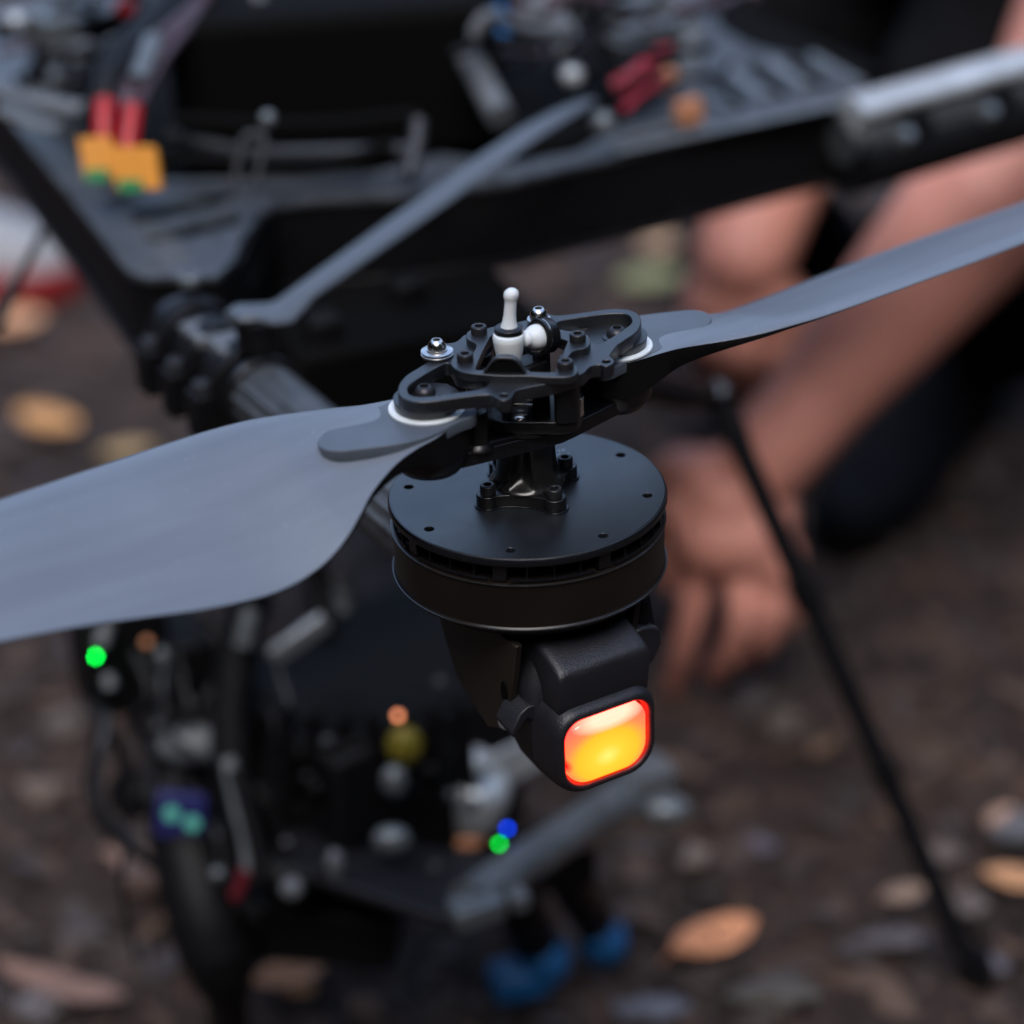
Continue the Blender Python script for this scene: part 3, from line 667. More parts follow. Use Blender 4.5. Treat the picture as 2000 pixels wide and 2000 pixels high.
# bezel round the lens
def rrect(w_, h_, r_, ct, cz, n=8, cut=0):
    pts = []
    for sx, sz, a_ in ((1, 1, 0), (-1, 1, 90), (-1, -1, 180), (1, -1, 270)):
        rr = r_*(1.35 if sz < 0 else 1)
        for i in range(n): a = R(a_+90*i/(n-1)); pts.append((ct+sx*(w_/2-rr)+rr*math.cos(a), cz+sz*(h_/2-rr)+rr*math.sin(a)))
    return pts
LCt, LCz = -2.2, 422.6
mb = MB(); rings = []
for w_, h_, r_, n_ in ((43.4, 37, 9.5, -6), (43.2, 36.8, 9.5, 3.5), (42.8, 36.4, 9.3, 6.2), (41.8, 35.2, 9, 8.6), (40.2, 33.2, 8.4, 10.2), (38, 30.6, 7.8, 10.9), (36.2, 28.6, 7.2, 10.6), (35.2, 27.6, 6.8, 9.7), (34.6, 27.2, 6.6, 2)):
    rings.append(mb.ring([FR(a, n_, b) for a, b in rrect(w_, h_, r_, LCt, LCz+.6)]))
mb.skin(rings).build('bezel', M['hous'], lamp, smooth=60)
def lens_mat():
    m = bpy.data.materials.new('lit_lens'); m.use_nodes = True; n = m.node_tree.nodes; L = m.node_tree.links; b = n['Principled BSDF']
    b.inputs['Base Color'].default_value = (.10, .004, .004, 1); b.inputs['Roughness'].default_value = .12
    tc = n.new('ShaderNodeTexCoord'); sp = n.new('ShaderNodeSeparateXYZ'); L.new(tc.outputs['Generated'], sp.inputs[0])
    def grad(cx, cz, sx, sz):
        mp = n.new('ShaderNodeMapping'); mp.inputs['Location'].default_value = (-cx*sx, 0, -cz*sz); mp.inputs['Scale'].default_value = (sx, 0, sz)
        L.new(tc.outputs['Generated'], mp.inputs[0]); g_ = n.new('ShaderNodeTexGradient'); g_.gradient_type = 'SPHERICAL'; L.new(mp.outputs[0], g_.inputs[0]); return g_
    g1 = grad(.55, .40, 1.25, 1.15); rp = n.new('ShaderNodeValToRGB'); e = rp.color_ramp.elements
    e[0].position = .14; e[0].color = (1.0, .0098, .010, 1); e[1].position = 1; e[1].color = (1.0, .070, .014, 1)
    k = e.new(.40); k.color = (1.0, .022, .007, 1); k = e.new(.56); k.color = (1.0, .044, .0022, 1); k = e.new(.8); k.color = (1.0, .053, .0035, 1)
    L.new(g1.outputs['Fac'], rp.inputs[0])
    g2 = grad(.58, .97, 1.9, 5.0); r2 = n.new('ShaderNodeValToRGB'); r2.color_ramp.elements[0].position = .08; r2.color_ramp.elements[1].position = .62
    L.new(g2.outputs['Fac'], r2.inputs[0])
    mx = n.new('ShaderNodeMixRGB'); mx.inputs[2].default_value = (1.0, .066, .046, 1); L.new(r2.outputs[0], mx.inputs[0]); L.new(rp.outputs[0], mx.inputs[1])
    g3 = grad(.03, .36, 7.5, 7); r3 = n.new('ShaderNodeValToRGB'); r3.color_ramp.elements[0].position = .05; r3.color_ramp.elements[1].position = .7
    L.new(g3.outputs['Fac'], r3.inputs[0])
    m3 = n.new('ShaderNodeMixRGB'); m3.inputs[2].default_value = (.15, .0005, .001, 1); L.new(r3.outputs[0], m3.inputs[0]); L.new(mx.outputs[0], m3.inputs[1])
    L.new(m3.outputs[0], b.inputs['Emission Color']); b.inputs['Emission Strength'].default_value = LENS
    return m
LENS = 5.0
mb = MB(); rings = []
for k, (s_, n_) in enumerate(((1.0, 4.5), (1.0, 8.6), (.985, 9.7), (.93, 10.7), (.84, 11.5), (.68, 12.1), (.45, 12.5), (.2, 12.7), (.02, 12.75))):
    rings.append(mb.ring([FR(LCt+(a-LCt)*s_, n_, LCz+(b-LCz)*s_) for a, b in rrect(33.4, 26, 6.6, LCt, LCz)]))
lens = mb.skin(rings).build('lens', lens_mat(), lamp, smooth=70)
# side clips of the housing
mb = MB()
pr = [(-24, 441), (-30, 439.5), (-36, 434), (-38, 428), (-31, 431), (-25, 430), (-18, 429), (-14, 427.5), (-13, 433), (-17, 437)]
pr = [(-33, 430.5), (-29, 437), (-25.5, 439), (-22, 438.4), (-18.5, 433), (-14, 430.6), (-14, 428.6), (-19, 429), (-23, 431.5), (-26, 434.5), (-29, 431), (-32, 428)]
a = mb.ring([FR(t_, -5, z) for t_, z in pr]); b = mb.ring([FR(t_, -16, z+1.5) for t_, z in pr]); mb.skin([a, b]).build('side_clip', M['hous'], lamp, bevel=.5)
mb = MB(); pr = [(21, 434), (25, 435), (29.5, 438), (33, 444), (32.5, 450), (29, 452.5), (25, 453.5), (21, 453)]
a = mb.ring([FR(t_, -7, z) for t_, z in pr]); b = mb.ring([FR(t_, -19, z+1.5) for t_, z in pr]); mb.skin([a, b]).build('side_clip', M['hous'], lamp, bevel=.8)

# ---- folding joint between arm and body
j0 = V((-113, 198, 446)); j1 = V((-160, 280, 446))
jt = MB().tube([j0-AD*2, j0+AD*3, j0+AD*3.2, j0+AD*88], [19.5, 19.5, 18, 18], 40)
jt = jt.build('arm_joint', M['anod'], drone, bevel=.8); jt['label'] = 'chunky black folding clamp between arm and body'
for d in (8, 36, 64):
    c = j0+AD*d
    MB().tube([c, c+AD*13], 21.5, 32).build('clamp_ring', M['plast'], jt, bevel=1)
    for sd in (-1,):
        q = c+AD*6.5-T*23+V((0, 0, -12)); MB().box(q+V((0, 0, 5)), (12, 13, 22), ax=(T, AD, UP)).build('clamp_lug', M['plast'], jt, bevel=1.2)
        mb = MB(); hexscrew(mb, q+V((0, 0, 16.5)), 3.7, 4.2); mb.build('clamp_bolt', M['dim'], jt)
for q_, s_ in ((j0+AD*24-T*4+V((0, 0, 17)), (15, 20, 6)), (j0+AD*46-T*8+V((0, 0, 16)), (12, 22, 6))): MB().box(q_, s_, ax=(T, AD, UP)).build('hinge_pad', M['greyp'], jt, bevel=1.5)
c = atD(372, 552, 1150); mb = MB(); hexscrew(mb, c, 5, 4); mb.build('clamp_bolt', M['grey'], jt)

# ---- sandwich body: top plate with slots, bottom plate, side walls
zP = 462.0
def pz(*pts, z=zP): return [atz(x, y, z).to_2d()[:] for x, y in pts]
outl = pz((250, 528), (280, 540), (420, 538), (455, 510), (470, 470), (500, 425), (535, 398), (600, 388), (770, 380), (1000, 350), (1330, 272), (1640, 195), (1702, 186), (1690, 158), (1560, 112), (1470, 92), (1405, 55), (1385, -40)) + [(60, 860), (-160, 860), (-330, 740)] + pz((-60, 150), (0, 205), (60, 285), (130, 372), (200, 462))
inner = pz((205, 372), (330, 350), (440, 348), (560, 356), (700, 345), (860, 300), (1000, 320), (1130, 295), (1290, 190), (1350, 90)) + [(90, 740), (-20, 800), (-180, 800), (-280, 700)] + pz((20, 190), (80, 225))
slots = []
for a, b in (((268, 424), (440, 386)), ((292, 468), (462, 428)), ):
    slots.append(pz((a[0], a[1]-12), (b[0], b[1]-12), (b[0]+14, b[1]), (b[0], b[1]+11), (a[0], a[1]+12), (a[0]-12, a[1])))
slots.append(pz((205, 385), (250, 378), (262, 392), (225, 402)))
for a, b in (((1385, 150), (1452, 205)), ((1465, 128), (1535, 185)), ((1545, 122), (1610, 165))):
    slots.append(pz((a[0], a[1]-9), (a[0]+12, a[1]-10), (b[0]+6, b[1]-6), (b[0], b[1]+6), (b[0]-14, b[1]+5), (a[0]-8, a[1]+2)))
bodyp = plate('top_plate', [outl, inner]+slots, zP-4, zP, M['carbon'], drone, .5); bodyp['label'] = 'slotted carbon plate of the drone body'
mb = MB()
for (xa, ya, xb, yb, w_) in ((1425, 140, 1500, 195, 7), (1505, 122, 1575, 172, 7), (1350, 180, 1430, 215, 7), (1300, 225, 1350, 245, 7), (1200, 300, 1640, 205, 6), (1210, 278, 1330, 240, 5), (1585, 112, 1680, 165, 6)):
    a = V((*pz((xa, ya))[0], zP+1.2)); b = V((*pz((xb, yb))[0], zP+1.2)); mb.tube([a, b], w_*.6, 10, flat=.4)
mb.build('plate_slat', M['grey'], bodyp)
# fine ribs pressed in the plate strips
mb = MB()
for i in range(26):
    p = V((*pz((40+i*9.5, 232+i*11.6))[0], zP)); mb.box(p+V((16, 8, .2)), (15, 1.6, 1.2), rz=R(14))
for i in range(34):
    p = V((*pz((330+i*14, 372-i*.6))[0], zP))
    mb.box(p+V((0, 5, .2)), (1.8, 13, 1.2), rz=R(-12))
mb.build('plate_rib', M['greyp'], bodyp, bevel=.3)
outb = [(x, y) for x, y in outl]
plate('bottom_plate', [outb], 413, 417, M['anod'], drone, .5)['label'] = 'dark lower body plate'
# wall along the outline
mb = MB(); n = len(outl)
cen = V((sum(p[0] for p in outl)/n, sum(p[1] for p in outl)/n))
ins = [((V(p)-cen)*.985+cen) for p in outl]; ins2 = [((V(p)-cen)*.955+cen) for p in outl]
A_ = mb.ring([(p.x, p.y, 416.9) for p in ins]); B_ = mb.ring([(p.x, p.y, 458.1) for p in ins]); C_ = mb.ring([(p.x, p.y, 458.1) for p in ins2]); D_ = mb.ring([(p.x, p.y, 416.9) for p in ins2])
mb.skin([A_, B_, C_, D_], closed=True).build('body_wall', M['plast'], drone, smooth=25)['label'] = 'black side wall of the body'
mb = MB().prism([(p[0]*.9+cen.x*.1, p[1]*.9+cen.y*.1) for p in outl], 417.1, 441); mb.build('electronics_tray', M['dark'], drone)
# black box filling in the dark, shadowed underside, and gear under the body
MB().box((-68, 385, 366), (128, 120, 96), rz=R(20)).build('shade_filler_box', M['dark'], drone, bevel=4)
MB().box((-110, 440, 330), (40, 160, 60), rz=R(12)).build('bay_strut', M['plast'], drone, bevel=3)
# second arm with its bright sleeve
s0 = V((178, 498, 442)); sd_ = V((.84, .543, 0)).normalized(); sn = V((sd_.y, -sd_.x, 0))
a2 = MB().tube([s0+sd_*4, s0+sd_*12, s0+sd_*13, s0+sd_*420], [13, 15, 17, 17], 36).build('far_arm', M['tube'], drone, bevel=.8); a2['label'] = 'grey tube arm leaving the far corner of the body'
tp_ = MB().tube([s0+sd_*(8+k*20)+V((0, 0, 18))+sn*2 for k in range(12)], 13, 20, flat=.55).build('sleeve', M['light'], a2)
MB().tube([s0+sd_*(6+k*20)+V((0, 0, -12))+sn*6 for k in range(20)], 17, 20).build('lower_spar', M['plast'], a2)
for d in (34, 96):
    c = s0+sd_*d+sn*19+V((0, 0, 2)); mb = MB(); mb.lathe([(5, -6), (5, 2), (4, 4), (.1, 4.4)], c, (sn*.6+UP*.8), n=20); mb.build('arm_bolt', M['grey'], a2)
    MB().tube([s0+sd_*d, s0+sd_*(d+22)], 19.5, 30).build('arm_collar', M['plast'], a2, bevel=1)

# ---- third blade folded over the body
b3 = MB(); rings = []
pts3 = [(452, 622, 1085, 9, 5), (480, 612, 1090, 15, 6), (515, 615, 1095, 19, 6), (548, 612, 1098, 18, 6), (566, 598, 1100, 13, 6), (590, 575, 1105, 10.5, 5), (650, 532, 1120, 11, 4), (740, 468, 1145, 11.5, 4), (850, 390, 1175, 12.0, 3.5), (950, 318, 1200, 12, 3.5), (1040, 256, 1225, 11, 3), (1100, 222, 1245, 9.5, 3), (1140, 202, 1258, 7, 2.5), (1158, 195, 1264, 3, 2)]
P3 = [atD(x, y, d) for x, y, d, _, _ in pts3]
for i, p in enumerate(P3):
    a = P3[max(0, i-1)]; b = P3[min(len(P3)-1, i+1)]; t = (b-a).normalized(); sdv = t.cross(UP).normalized(); up = (sdv.cross(t).normalized()*.95+sdv*.1).normalized(); hw = pts3[i][3]*.66; th = pts3[i][4]
    rings.append(b3.ring([p+sdv*hw*math.cos(q*math.pi/10)*1.0+up*th*.5*math.sin(q*math.pi/10)*1.0 for q in range(20)]))
b3 = b3.skin(rings).build('propeller_blade', M['blade2'], drone, smooth=70); b3['label'] = 'narrow folded grey blade lying across the body'
MB().lathe([(9, -10), (9, 4), (7, 5)], atD(500, 640, 1092), n=24).build('fold_hinge', M['plast'], b3)

# ---- things packed on top of the body
bat = MB().box((-98, 560, 488), (175, 150, 84), rz=R(6)).build('flight_battery', M['dark'], drone, bevel=8, seg=3); bat['label'] = 'large black battery on top of the body'
stp = [atD(x, y, 1340) for x, y in ((495, -30), (512, 5), (535, 28), (600, 36), (700, 34), (790, 30), (850, 42))]
MB().tube(spath(stp, 6), 4.2, 12, flat=.6).build('carry_strap', M['greyp'], bat)
MB().ball(atD(665, 98, 1345), 3.6, 12).build('status_light', M['spurple'], bat)
MB().ball(atD(633, 100, 1345), 2, 10).build('status_button', M['greyp'], bat)
def bits(name, items, label=None):
    for it in items:
        kind, m, *a = it
        mb = MB()
        if kind == 't': mb.tube(spath([atD(*p) for p in a[0]], 6), a[1], 12, flat=(a[2] if len(a) > 2 else 1))
        elif kind == 's': mb.ball(atD(*a[0]), a[1], 16, a[2] if len(a) > 2 else (1, 1, 1))
        elif kind == 'b': mb.box(atD(*a[0]), a[1], rz=R(a[2]))
        elif kind == 'c': ez = V((-.1, .42, .9)); ex = V((math.cos(R(a[2])), math.sin(R(a[2])), 0)); mb.box(atD(*a[0]), a[1], ax=(ex, ez.cross(ex), ez))
        o = mb.build(name, M[m], drone, bevel=(.9 if kind == 'b' else 0), smooth=60)
bits('frame_rail', [('t', 'dim', [(330, 262, 1300), (420, 285, 1290), (500, 298, 1280), (640, 296, 1270), (800, 292, 1260)], 3.2),
    ('t', 'greyp', [(-20, 172, 1330), (60, 195, 1320), (165, 215, 1310)], 6.5, .6), ('t', 'dim', [(818, 235, 1250), (812, 290, 1245), (796, 345, 1240)], 4.2),
    ('t', 'greyp', [(0, 215, 1300), (70, 240, 1295), (120, 250, 1290)], 5, .5), ('t', 'greyp', [(1345, 50, 1400), (1348, 130, 1385), (1340, 205, 1370)], 8)])
bits('wire_stand', [('t', 'dim', [(452, 385, 1215), (462, 340, 1215), (470, 285, 1215), (485, 264, 1215), (515, 266, 1215), (512, 300, 1215), (500, 360, 1215)], 1.7), ('s', 'grey', (523, 232, 1230), 4.0)])
bits('power_cable_and_glint', [('t', 'cable', [(190, 245, 1262), (190, 190, 1266), (215, 110, 1285), (270, 50, 1310), (340, -30, 1350)], 4.6), ('t', 'cable', [(205, 210, 1262), (225, 140, 1270), (290, 60, 1300), (390, -30, 1350)], 4.6),
    ('t', 'mauve', [(245, 215, 1260), (255, 170, 1266), (305, 85, 1290), (390, 10, 1330), (420, -40, 1345)], 4.2), ('t', 'grey', [(268, 160, 1262), (285, 120, 1272), (300, 80, 1285)], 5.5), ('t', 'mauve', [(270, 205, 1258), (315, 120, 1280), (380, 30, 1320), (400, -40, 1340)], 3.2)])  # the short grey tube stands in for a highlight on the cables
bits('cable_sleeve', [('t', 'red', [(204, 285, 1250), (204, 240, 1252), (206, 198, 1256)], 5.6), ('t', 'red', [(248, 300, 1240), (254, 255, 1243), (260, 208, 1247)], 5.2)])
bits('yellow_connector', [('c', 'yellow', (192, 308, 1238), (16, 8, 20), 4), ('c', 'yellow', (268, 328, 1230), (22, 8, 21), -4)])
bits('green_clip', [('c', 'green', (190, 343, 1230), (11, 7, 6), 4), ('c', 'green', (256, 363, 1223), (11, 7, 6), -4)])
bits('circuit_part', [('b', 'greyp', (30, 45, 1380), (22, 20, 12), 20), ('s', 'light', (32, 42, 1370), 5), ('b', 'grey', (110, 65, 1370), (17, 20, 20), 30), ('s', 'grey', (112, 150, 1340), 6), ('b', 'greyp', (1250, 75, 1400), (34, 22, 18), 30), ('b', 'grey', (1215, 95, 1390), (22, 18, 10), 35), ('s', 'grey', (1178, 240, 1290), 6.2), ('b', 'greyp', (1250, 15, 1420), (40, 18, 10), 20)])
bits('signal_button', [('s', 'red', (245, 14, 1400), 6), ('s', 'blue', (974, 28, 1390), 5.5), ('s', 'blue', (978, 72, 1380), 5.5), ('b', 'orange', (1345, 218, 1330), (14, 8, 12), 30), ('t', 'orange', [(1290, 165, 1350), (1312, 145, 1355)], 5)])
bits('antenna_mast', [('t', 'greyp', [(908, 92, 1340), (942, 160, 1320), (978, 228, 1300)], 7.4), ('t', 'greyp', [(1050, -40, 1380), (1085, 40, 1360), (1118, 110, 1345)], 9, .7), ('s', 'light', (1117, 148, 1335), 6.2), ('t', 'mauve', [(1018, -20, 1400), (1028, 60, 1390)], 6)])
bits('red_cable', [('t', 'redw', [(1198, 170, 1340), (1240, 145, 1340), (1275, 115, 1345), (1305, 88, 1350)], 4.0), ('t', 'redw', [(1215, 215, 1335), (1250, 185, 1340), (1300, 150, 1345)], 2.6)])
random.seed(11)
for i in range(22):
    x = random.uniform(870, 1340); y = random.uniform(-20, 200)-(x-870)*.05; d = 1330+random.uniform(-40, 60)
    pth = [(x, y, d), (x+random.uniform(20, 60), y-random.uniform(-10, 40), d), (x+random.uniform(60, 120), y+random.uniform(-30, 30), d+20), (x+random.uniform(100, 200), y-random.uniform(0, 60), d+30)]
    bits('loose_cable', [('t', random.choice(('cable', 'cable', 'mauve', 'greyp')), pth, random.uniform(1.6, 3.6))])
for i in range(16):
    x = random.uniform(-10, 180); y = random.uniform(-20, 180); d = 1350+random.uniform(-30, 40)
    bits('loose_cable', [('t', random.choice(('cable', 'cable', 'mauve', 'greyp')), [(x, y, d), (x+random.uniform(20, 60), y-random.uniform(-30, 40), d), (x+random.uniform(60, 120), y+random.uniform(-30, 30), d+20)], random.uniform(2, 4))])
for i in (0, 2):
    x = 300+i*22; y = 310-i*38; d = 1262+i*12
    bits('loose_cable', [('t', 'dark', [(x, y, d), (x+130, y+12+random.uniform(-8, 8), d), (x+300, y+16+random.uniform(-10, 10), d), (x+470, y-10+random.uniform(-20, 20), d)], random.uniform(3, 5))])
# plastic cover over the wiring, so that the wiring stands on something
MB().box((70, 600, 452), (230, 190, 16), rz=R(28)).build('wiring_deck', M['dark'], drone, bevel=2)

# ---- landing leg
kn = atD(1408, 786, 1340); ft = atz(1900, 1893, 4)
leg = MB().tube(spath([atD(1180, 742, 1225), atD(1260, 752, 1260), atD(1340, 768, 1300), kn+V((0, 2, 2)), kn+(ft-kn)*.04, kn+(ft-kn)*.5, ft], 6), [9]*13+[7.8]*12+[6.4]*12, 16)
leg = leg.build('landing_leg', M['cable'], drone, smooth=60); leg['label'] = 'thin black landing leg slanting down to the soil'
MB().tube([atD(1385, 762, 1330), atD(1405, 782, 1328)], 8, 14).build('knee_glint', M['grey'], leg)  # grey tube put on the knee for its specular glint
for k in (.3, .62):
    c = kn+(ft-kn)*k; MB().tube([c, c+(ft-kn).normalized()*16], [8.6, 8.6] if k < .5 else [7.6, 7.6], 14).build('leg_collar', M['plast'], leg)
MB().tube([ft+V((0, 0, 14)), ft+V((4, -3, -4))], [8, 10], 14).build('rubber_foot', M['plast'], leg)
mb = MB(); mb.tube(spath([atD(85, 452, 1270), atD(52, 515, 1262), atD(15, 585, 1255), atD(-5, 640, 1250)], 5), [2.2]*8+[3.4]*8, 8)
mb.build('whip_antenna', M['cable'], drone)['label'] = 'thin black whip aerial at the left edge'
# ------------------------------------------------------------------ CAMERA GIMBAL slung under the body
gim = thing('camera_gimbal', 'black camera gimbal with cables and small coloured lights hanging below the drone body', 'camera gimbal', (-90, 330, 120))
def gb(name, m, bevel=0, smooth=60, label=None, parent=None):
    def fin(mb):
        o = mb.build(name, M[m], parent or gim, bevel=bevel, smooth=smooth)
        if label: o['label'] = label
        return o
    return fin
cb = gb('camera_body', 'plast', 4, label='black box camera body')(MB().box(atD(735, 1470, 1340), (120, 104, 92), rz=R(38)))
gb('top_lid', 'plast', 2, parent=cb)(MB().box(atD(735, 1300, 1330), (128, 112, 8), rz=R(38)))
gb('mount_post', 'plast', 2)(MB().box((-95, 330, 372), (16, 16, 110), rz=R(20)))
gb('mount_post', 'plast', 2)(MB().box((-55, 372, 372), (16, 16, 110), rz=R(20)))
gb('mount_post', 'plast', 2)(MB().tube([atD(610, 1080, 1330), atD(640, 1250, 1320)], 7, 12))
gb('mount_rail', 'greyp')(MB().tube([atD(655, 1130, 1335), atD(668, 1200, 1330)], 5, 12))
gb('yoke', 'plast')(MB().tube(spath([atD(500, 1150, 1290), atD(470, 1250, 1290), atD(452, 1400, 1290), atD(462, 1560, 1290), atD(500, 1680, 1285), atD(600, 1730, 1275)], 6), 11, 16))
gb('yoke_edge', 'grey')(MB().tube(spath([atD(492, 1190, 1275), atD(482, 1225, 1275), atD(474, 1262, 1276)], 4), 5, 12))
gb('side_unit', 'plast', 3, label='black side unit with a green light')(MB().box(atD(232, 1262, 1330), (46, 40, 62), rz=R(25)))
gb('side_unit', 'plast', 3)(MB().box(atD(330, 1300, 1345), (44, 44, 44), rz=R(25)))
gb('indicator_light', 'sgreen')(MB().ball(atD(187, 1282, 1292), 1.3, 12, (.8, .8, 1.2)))
gb('unit_edge', 'greyp')(MB().tube([atD(210, 1215, 1295), atD(196, 1262, 1293)], 4, 12))
gb('unit_edge', 'greyp')(MB().tube([atD(210, 1320, 1295), atD(216, 1345, 1293)], 3.4, 12))
gb('brass_part', 'orange')(MB().ball(atD(287, 1255, 1300), 2.6, 12)); gb('unit_edge', 'grey')(MB().ball(atD(318, 1285, 1300), 4.5, 12, (.8, 1, 1.5)))
hd = gb('grip', 'plast', label='long black grip with a small blue screen')(MB().tube(spath([atD(330, 1330, 1345), atD(345, 1450, 1340), atD(362, 1600, 1325), atD(395, 1760, 1310), atD(425, 1860, 1310), atD(440, 1930, 1320)], 6), [15]*5+[19]*5+[21]*10+[21]*5+[18]*3+[14]*3, 24))
gb('grip_sheen', 'greyp', parent=hd)(MB().ball(atD(372, 1455, 1308), 14, 18, (1.3, .8, .8)))  # grey ball put on the grip for its sheen
gb('screen', 'sscreen', 2, parent=hd)(MB().box(atD(352, 1592, 1290), (26, 6, 44), ax=(V((1, .25, -.35)), V((-.2, .85, .45)), V((.2, -.5, 1)))))
for x, y in ((335, 1590), (375, 1608)): gb('screen_mark', 'steal', parent=hd)(MB().ball(atD(x, y, 1276), 4.0, 12, (1, .5, 1.1)))
gb('side_knob', 'plast')(MB().lathe([(13, -8), (13, 6), (10, 9), (.1, 9.5)], atD(258, 1550, 1330), (-.8, -.5, .3), n=20))
gb('thin_cable', 'cable')(MB().tube(spath([atD(205, 1380, 1320), atD(190, 1450, 1320), atD(176, 1530, 1320), atD(190, 1590, 1320), atD(235, 1645, 1325), atD(300, 1690, 1330)], 6), 3.2, 10))
gb('grey_cable', 'greyp')(MB().tube(spath([atD(445, 1480, 1270), atD(462, 1560, 1268), atD(482, 1640, 1266), atD(490, 1715, 1266)], 6), 4.2, 10))
gb('grey_cable', 'cable')(MB().tube(spath([atD(460, 1500, 1262), atD(480, 1580, 1262), atD(500, 1660, 1262), atD(505, 1720, 1262)], 6), 4.2, 10))
gb('red_sleeve', 'redd')(MB().tube([atD(478, 1700, 1262), atD(468, 1738, 1264), atD(458, 1752, 1266)], 3.6, 10))
gb('cable_loop', 'cable')(MB().tube(spath([atD(400, 1200, 1340), atD(440, 1240, 1335), atD(430, 1320, 1335), atD(400, 1370, 1330), atD(380, 1400, 1330)], 6), 4, 10))
gb('grip_screw', 'grey')(MB().ball(atD(425, 1706, 1270), 3.8, 12))
gb('lower_post', 'plast')(MB().tube([atD(432, 1880, 1320), atz(450, 2010, 2)], [13, 11], 16))
lp_ = [atD(x, y, d) for x, y, d in ((540, 1610, 1300), (700, 1640, 1310), (960, 1668, 1300), (985, 1720, 1260), (900, 1800, 1215), (800, 1770, 1230), (680, 1730, 1250), (560, 1690, 1270))]
mb = MB(); a = mb.ring(lp_); b = mb.ring([p-V((0, 0, 7)) for p in lp_]); gb('bottom_plate', 'hous', 1.2, 30)(mb.skin([a, b]))
gb('lower_tube', 'grey', label='grey tube rail of the gimbal')(MB().tube([atD(915, 1760, 1205), atD(1080, 1648, 1275), atD(1235, 1545, 1350)], 10.5, 20))
gb('tube_clamp', 'grey', 2)(MB().box(atD(930, 1775, 1200), (26, 16, 12), rz=R(25))); gb('tube_clamp', 'greyp', 2)(MB().box(atD(1010, 1755, 1220), (10, 12, 10), rz=R(25)))
gb('tube_clamp', 'greyp', 2)(MB().box(atD(1262, 1520, 1350), (26, 22, 18), rz=R(30)))
gb('end_knob', 'grey')(MB().ball(atD(1300, 1583, 1345), 9, 16, (1.6, 1, .9)))
ln = gb('silver_motor', 'light', 2, label='silver motor of the gimbal')(MB().lathe([(15, -16), (17, -14), (17, 10), (14, 14), (8, 16), (.1, 16)], atD(930, 1555, 1330), (.25, -.2, 1), n=28))
gb('silver_ball', 'light', parent=ln)(MB().ball(atD(925, 1492, 1310), 9.5, 18)); gb('silver_wedge', 'light', 3, parent=ln)(MB().box(atD(1005, 1465, 1345), (52, 20, 26), rz=R(40)))
gb('silver_foot', 'orange', parent=ln)(MB().ball(atD(912, 1635, 1335), 9, 14, (1.2, 1, .6)))['label'] = 'dull brownish foot'
for n_, m_, x, y, r_, s_ in (('amber_light', 'sorange', 777, 1398, 1.8, (1, 1, 1)), ('olive_cap', 'olivey', 790, 1457, 9.5, (1, .8, 1.2)), ('grey_cap', 'grey', 770, 1525, 7.5, (.9, .8, 1.2)), ('pale_cap', 'grey', 765, 1640, 8.5, (1.15, .8, .9)), ('small_screw_and_glint', 'greyp', 655, 1690, 6, (.8, .8, 1.6)), ('small_screw_and_glint', 'greyp', 570, 1735, 6, (1, 1, 1)), ('small_screw_and_glint', 'dim', 640, 1448, 4, (1, 1, 1))):  # the tall grey ball by the bottom plate is put in for a highlight
    if m_ == 'olivey' and 'olivey' not in M: M['olivey'] = mat('olive_cap', (.16, .13, .012), .5, 0, .4)
    gb(n_, m_)(MB().ball(atD(x, y, 1248 if n_ == 'amber_light' else 1256), r_, 16, s_))
gb('pale_bracket', 'light', 1.5)(MB().box(atD(583, 1248, 1300), (34, 5, 14), ax=(V((.9, .3, .5)), V((0, 1, .2)), V((-.3, -.5, 1)))))
gb('small_light', 'sgreen2')(MB().ball(atD(975, 1648, 1262), 1.3, 12)); gb('small_light', 'sblue')(MB().ball(atD(991, 1618, 1270), 1.2, 12))
gb('blue_cap', 'blue', 4, label='blue rubber cap low on the gimbal')(MB().ball(atD(1062, 1875, 1400), 15, 20, (1, 1, 1.05))); gb('blue_cap', 'blue', 5)(MB().box(atD(1015, 1910, 1400), (34, 22, 20), rz=R(15)))
gb('blue_cap', 'blue', 4)(MB().ball(atD(1178, 1838, 1430), 13, 18, (1.1, 1, 1.1)))
gb('cap_stem', 'plast')(MB().tube([atD(985, 1700, 1330), atD(1050, 1850, 1400)], 13, 14)); gb('cap_stem', 'plast')(MB().tube([atD(1090, 1690, 1360), atD(1165, 1810, 1430)], 12, 14))
gb('cross_beam', 'plast', 3)(MB().box(atD(820, 1720, 1340), (190, 30, 24), rz=R(12)))
gb('cross_beam', 'plast', 3)(MB().box(atD(560, 1800, 1330), (120, 30, 34), rz=R(-10)))

random.seed(23)
for i in range(16):
    x = random.uniform(180, 560); y = random.uniform(1210, 1650); d = 1300+random.uniform(-20, 20)
    gb('loose_cable', random.choice(('cable', 'cable', 'dim')))(MB().tube(spath([atD(x, y, d), atD(x+random.uniform(-40, 60), y+random.uniform(30, 90), d-8), atD(x+random.uniform(-30, 80), y+random.uniform(100, 180), d), atD(x+random.uniform(0, 110), y+random.uniform(170, 260), d+8)], 5), random.uniform(1.6, 3.4), 8))
for i in range(12):
    x = random.uniform(520, 960); y = random.uniform(1330, 1700)
    gb('small_screw_and_glint', random.choice(('dim', 'plast')))(MB().lathe([(3.2, -2), (3.2, 1.5), (2.4, 2.4), (.1, 2.6)], atD(x, y, 1262+random.uniform(-6, 10)), (random.uniform(-.3, .3), -.8, .6), n=14))
for i in range(7):
    x = 560+i*58; gb('case_rib', 'plast', .8)(MB().box(atD(x, 1480+abs(x-690)*-.12, 1268), (9, 5, 52), rz=R(38 if x < 690 else -50)))

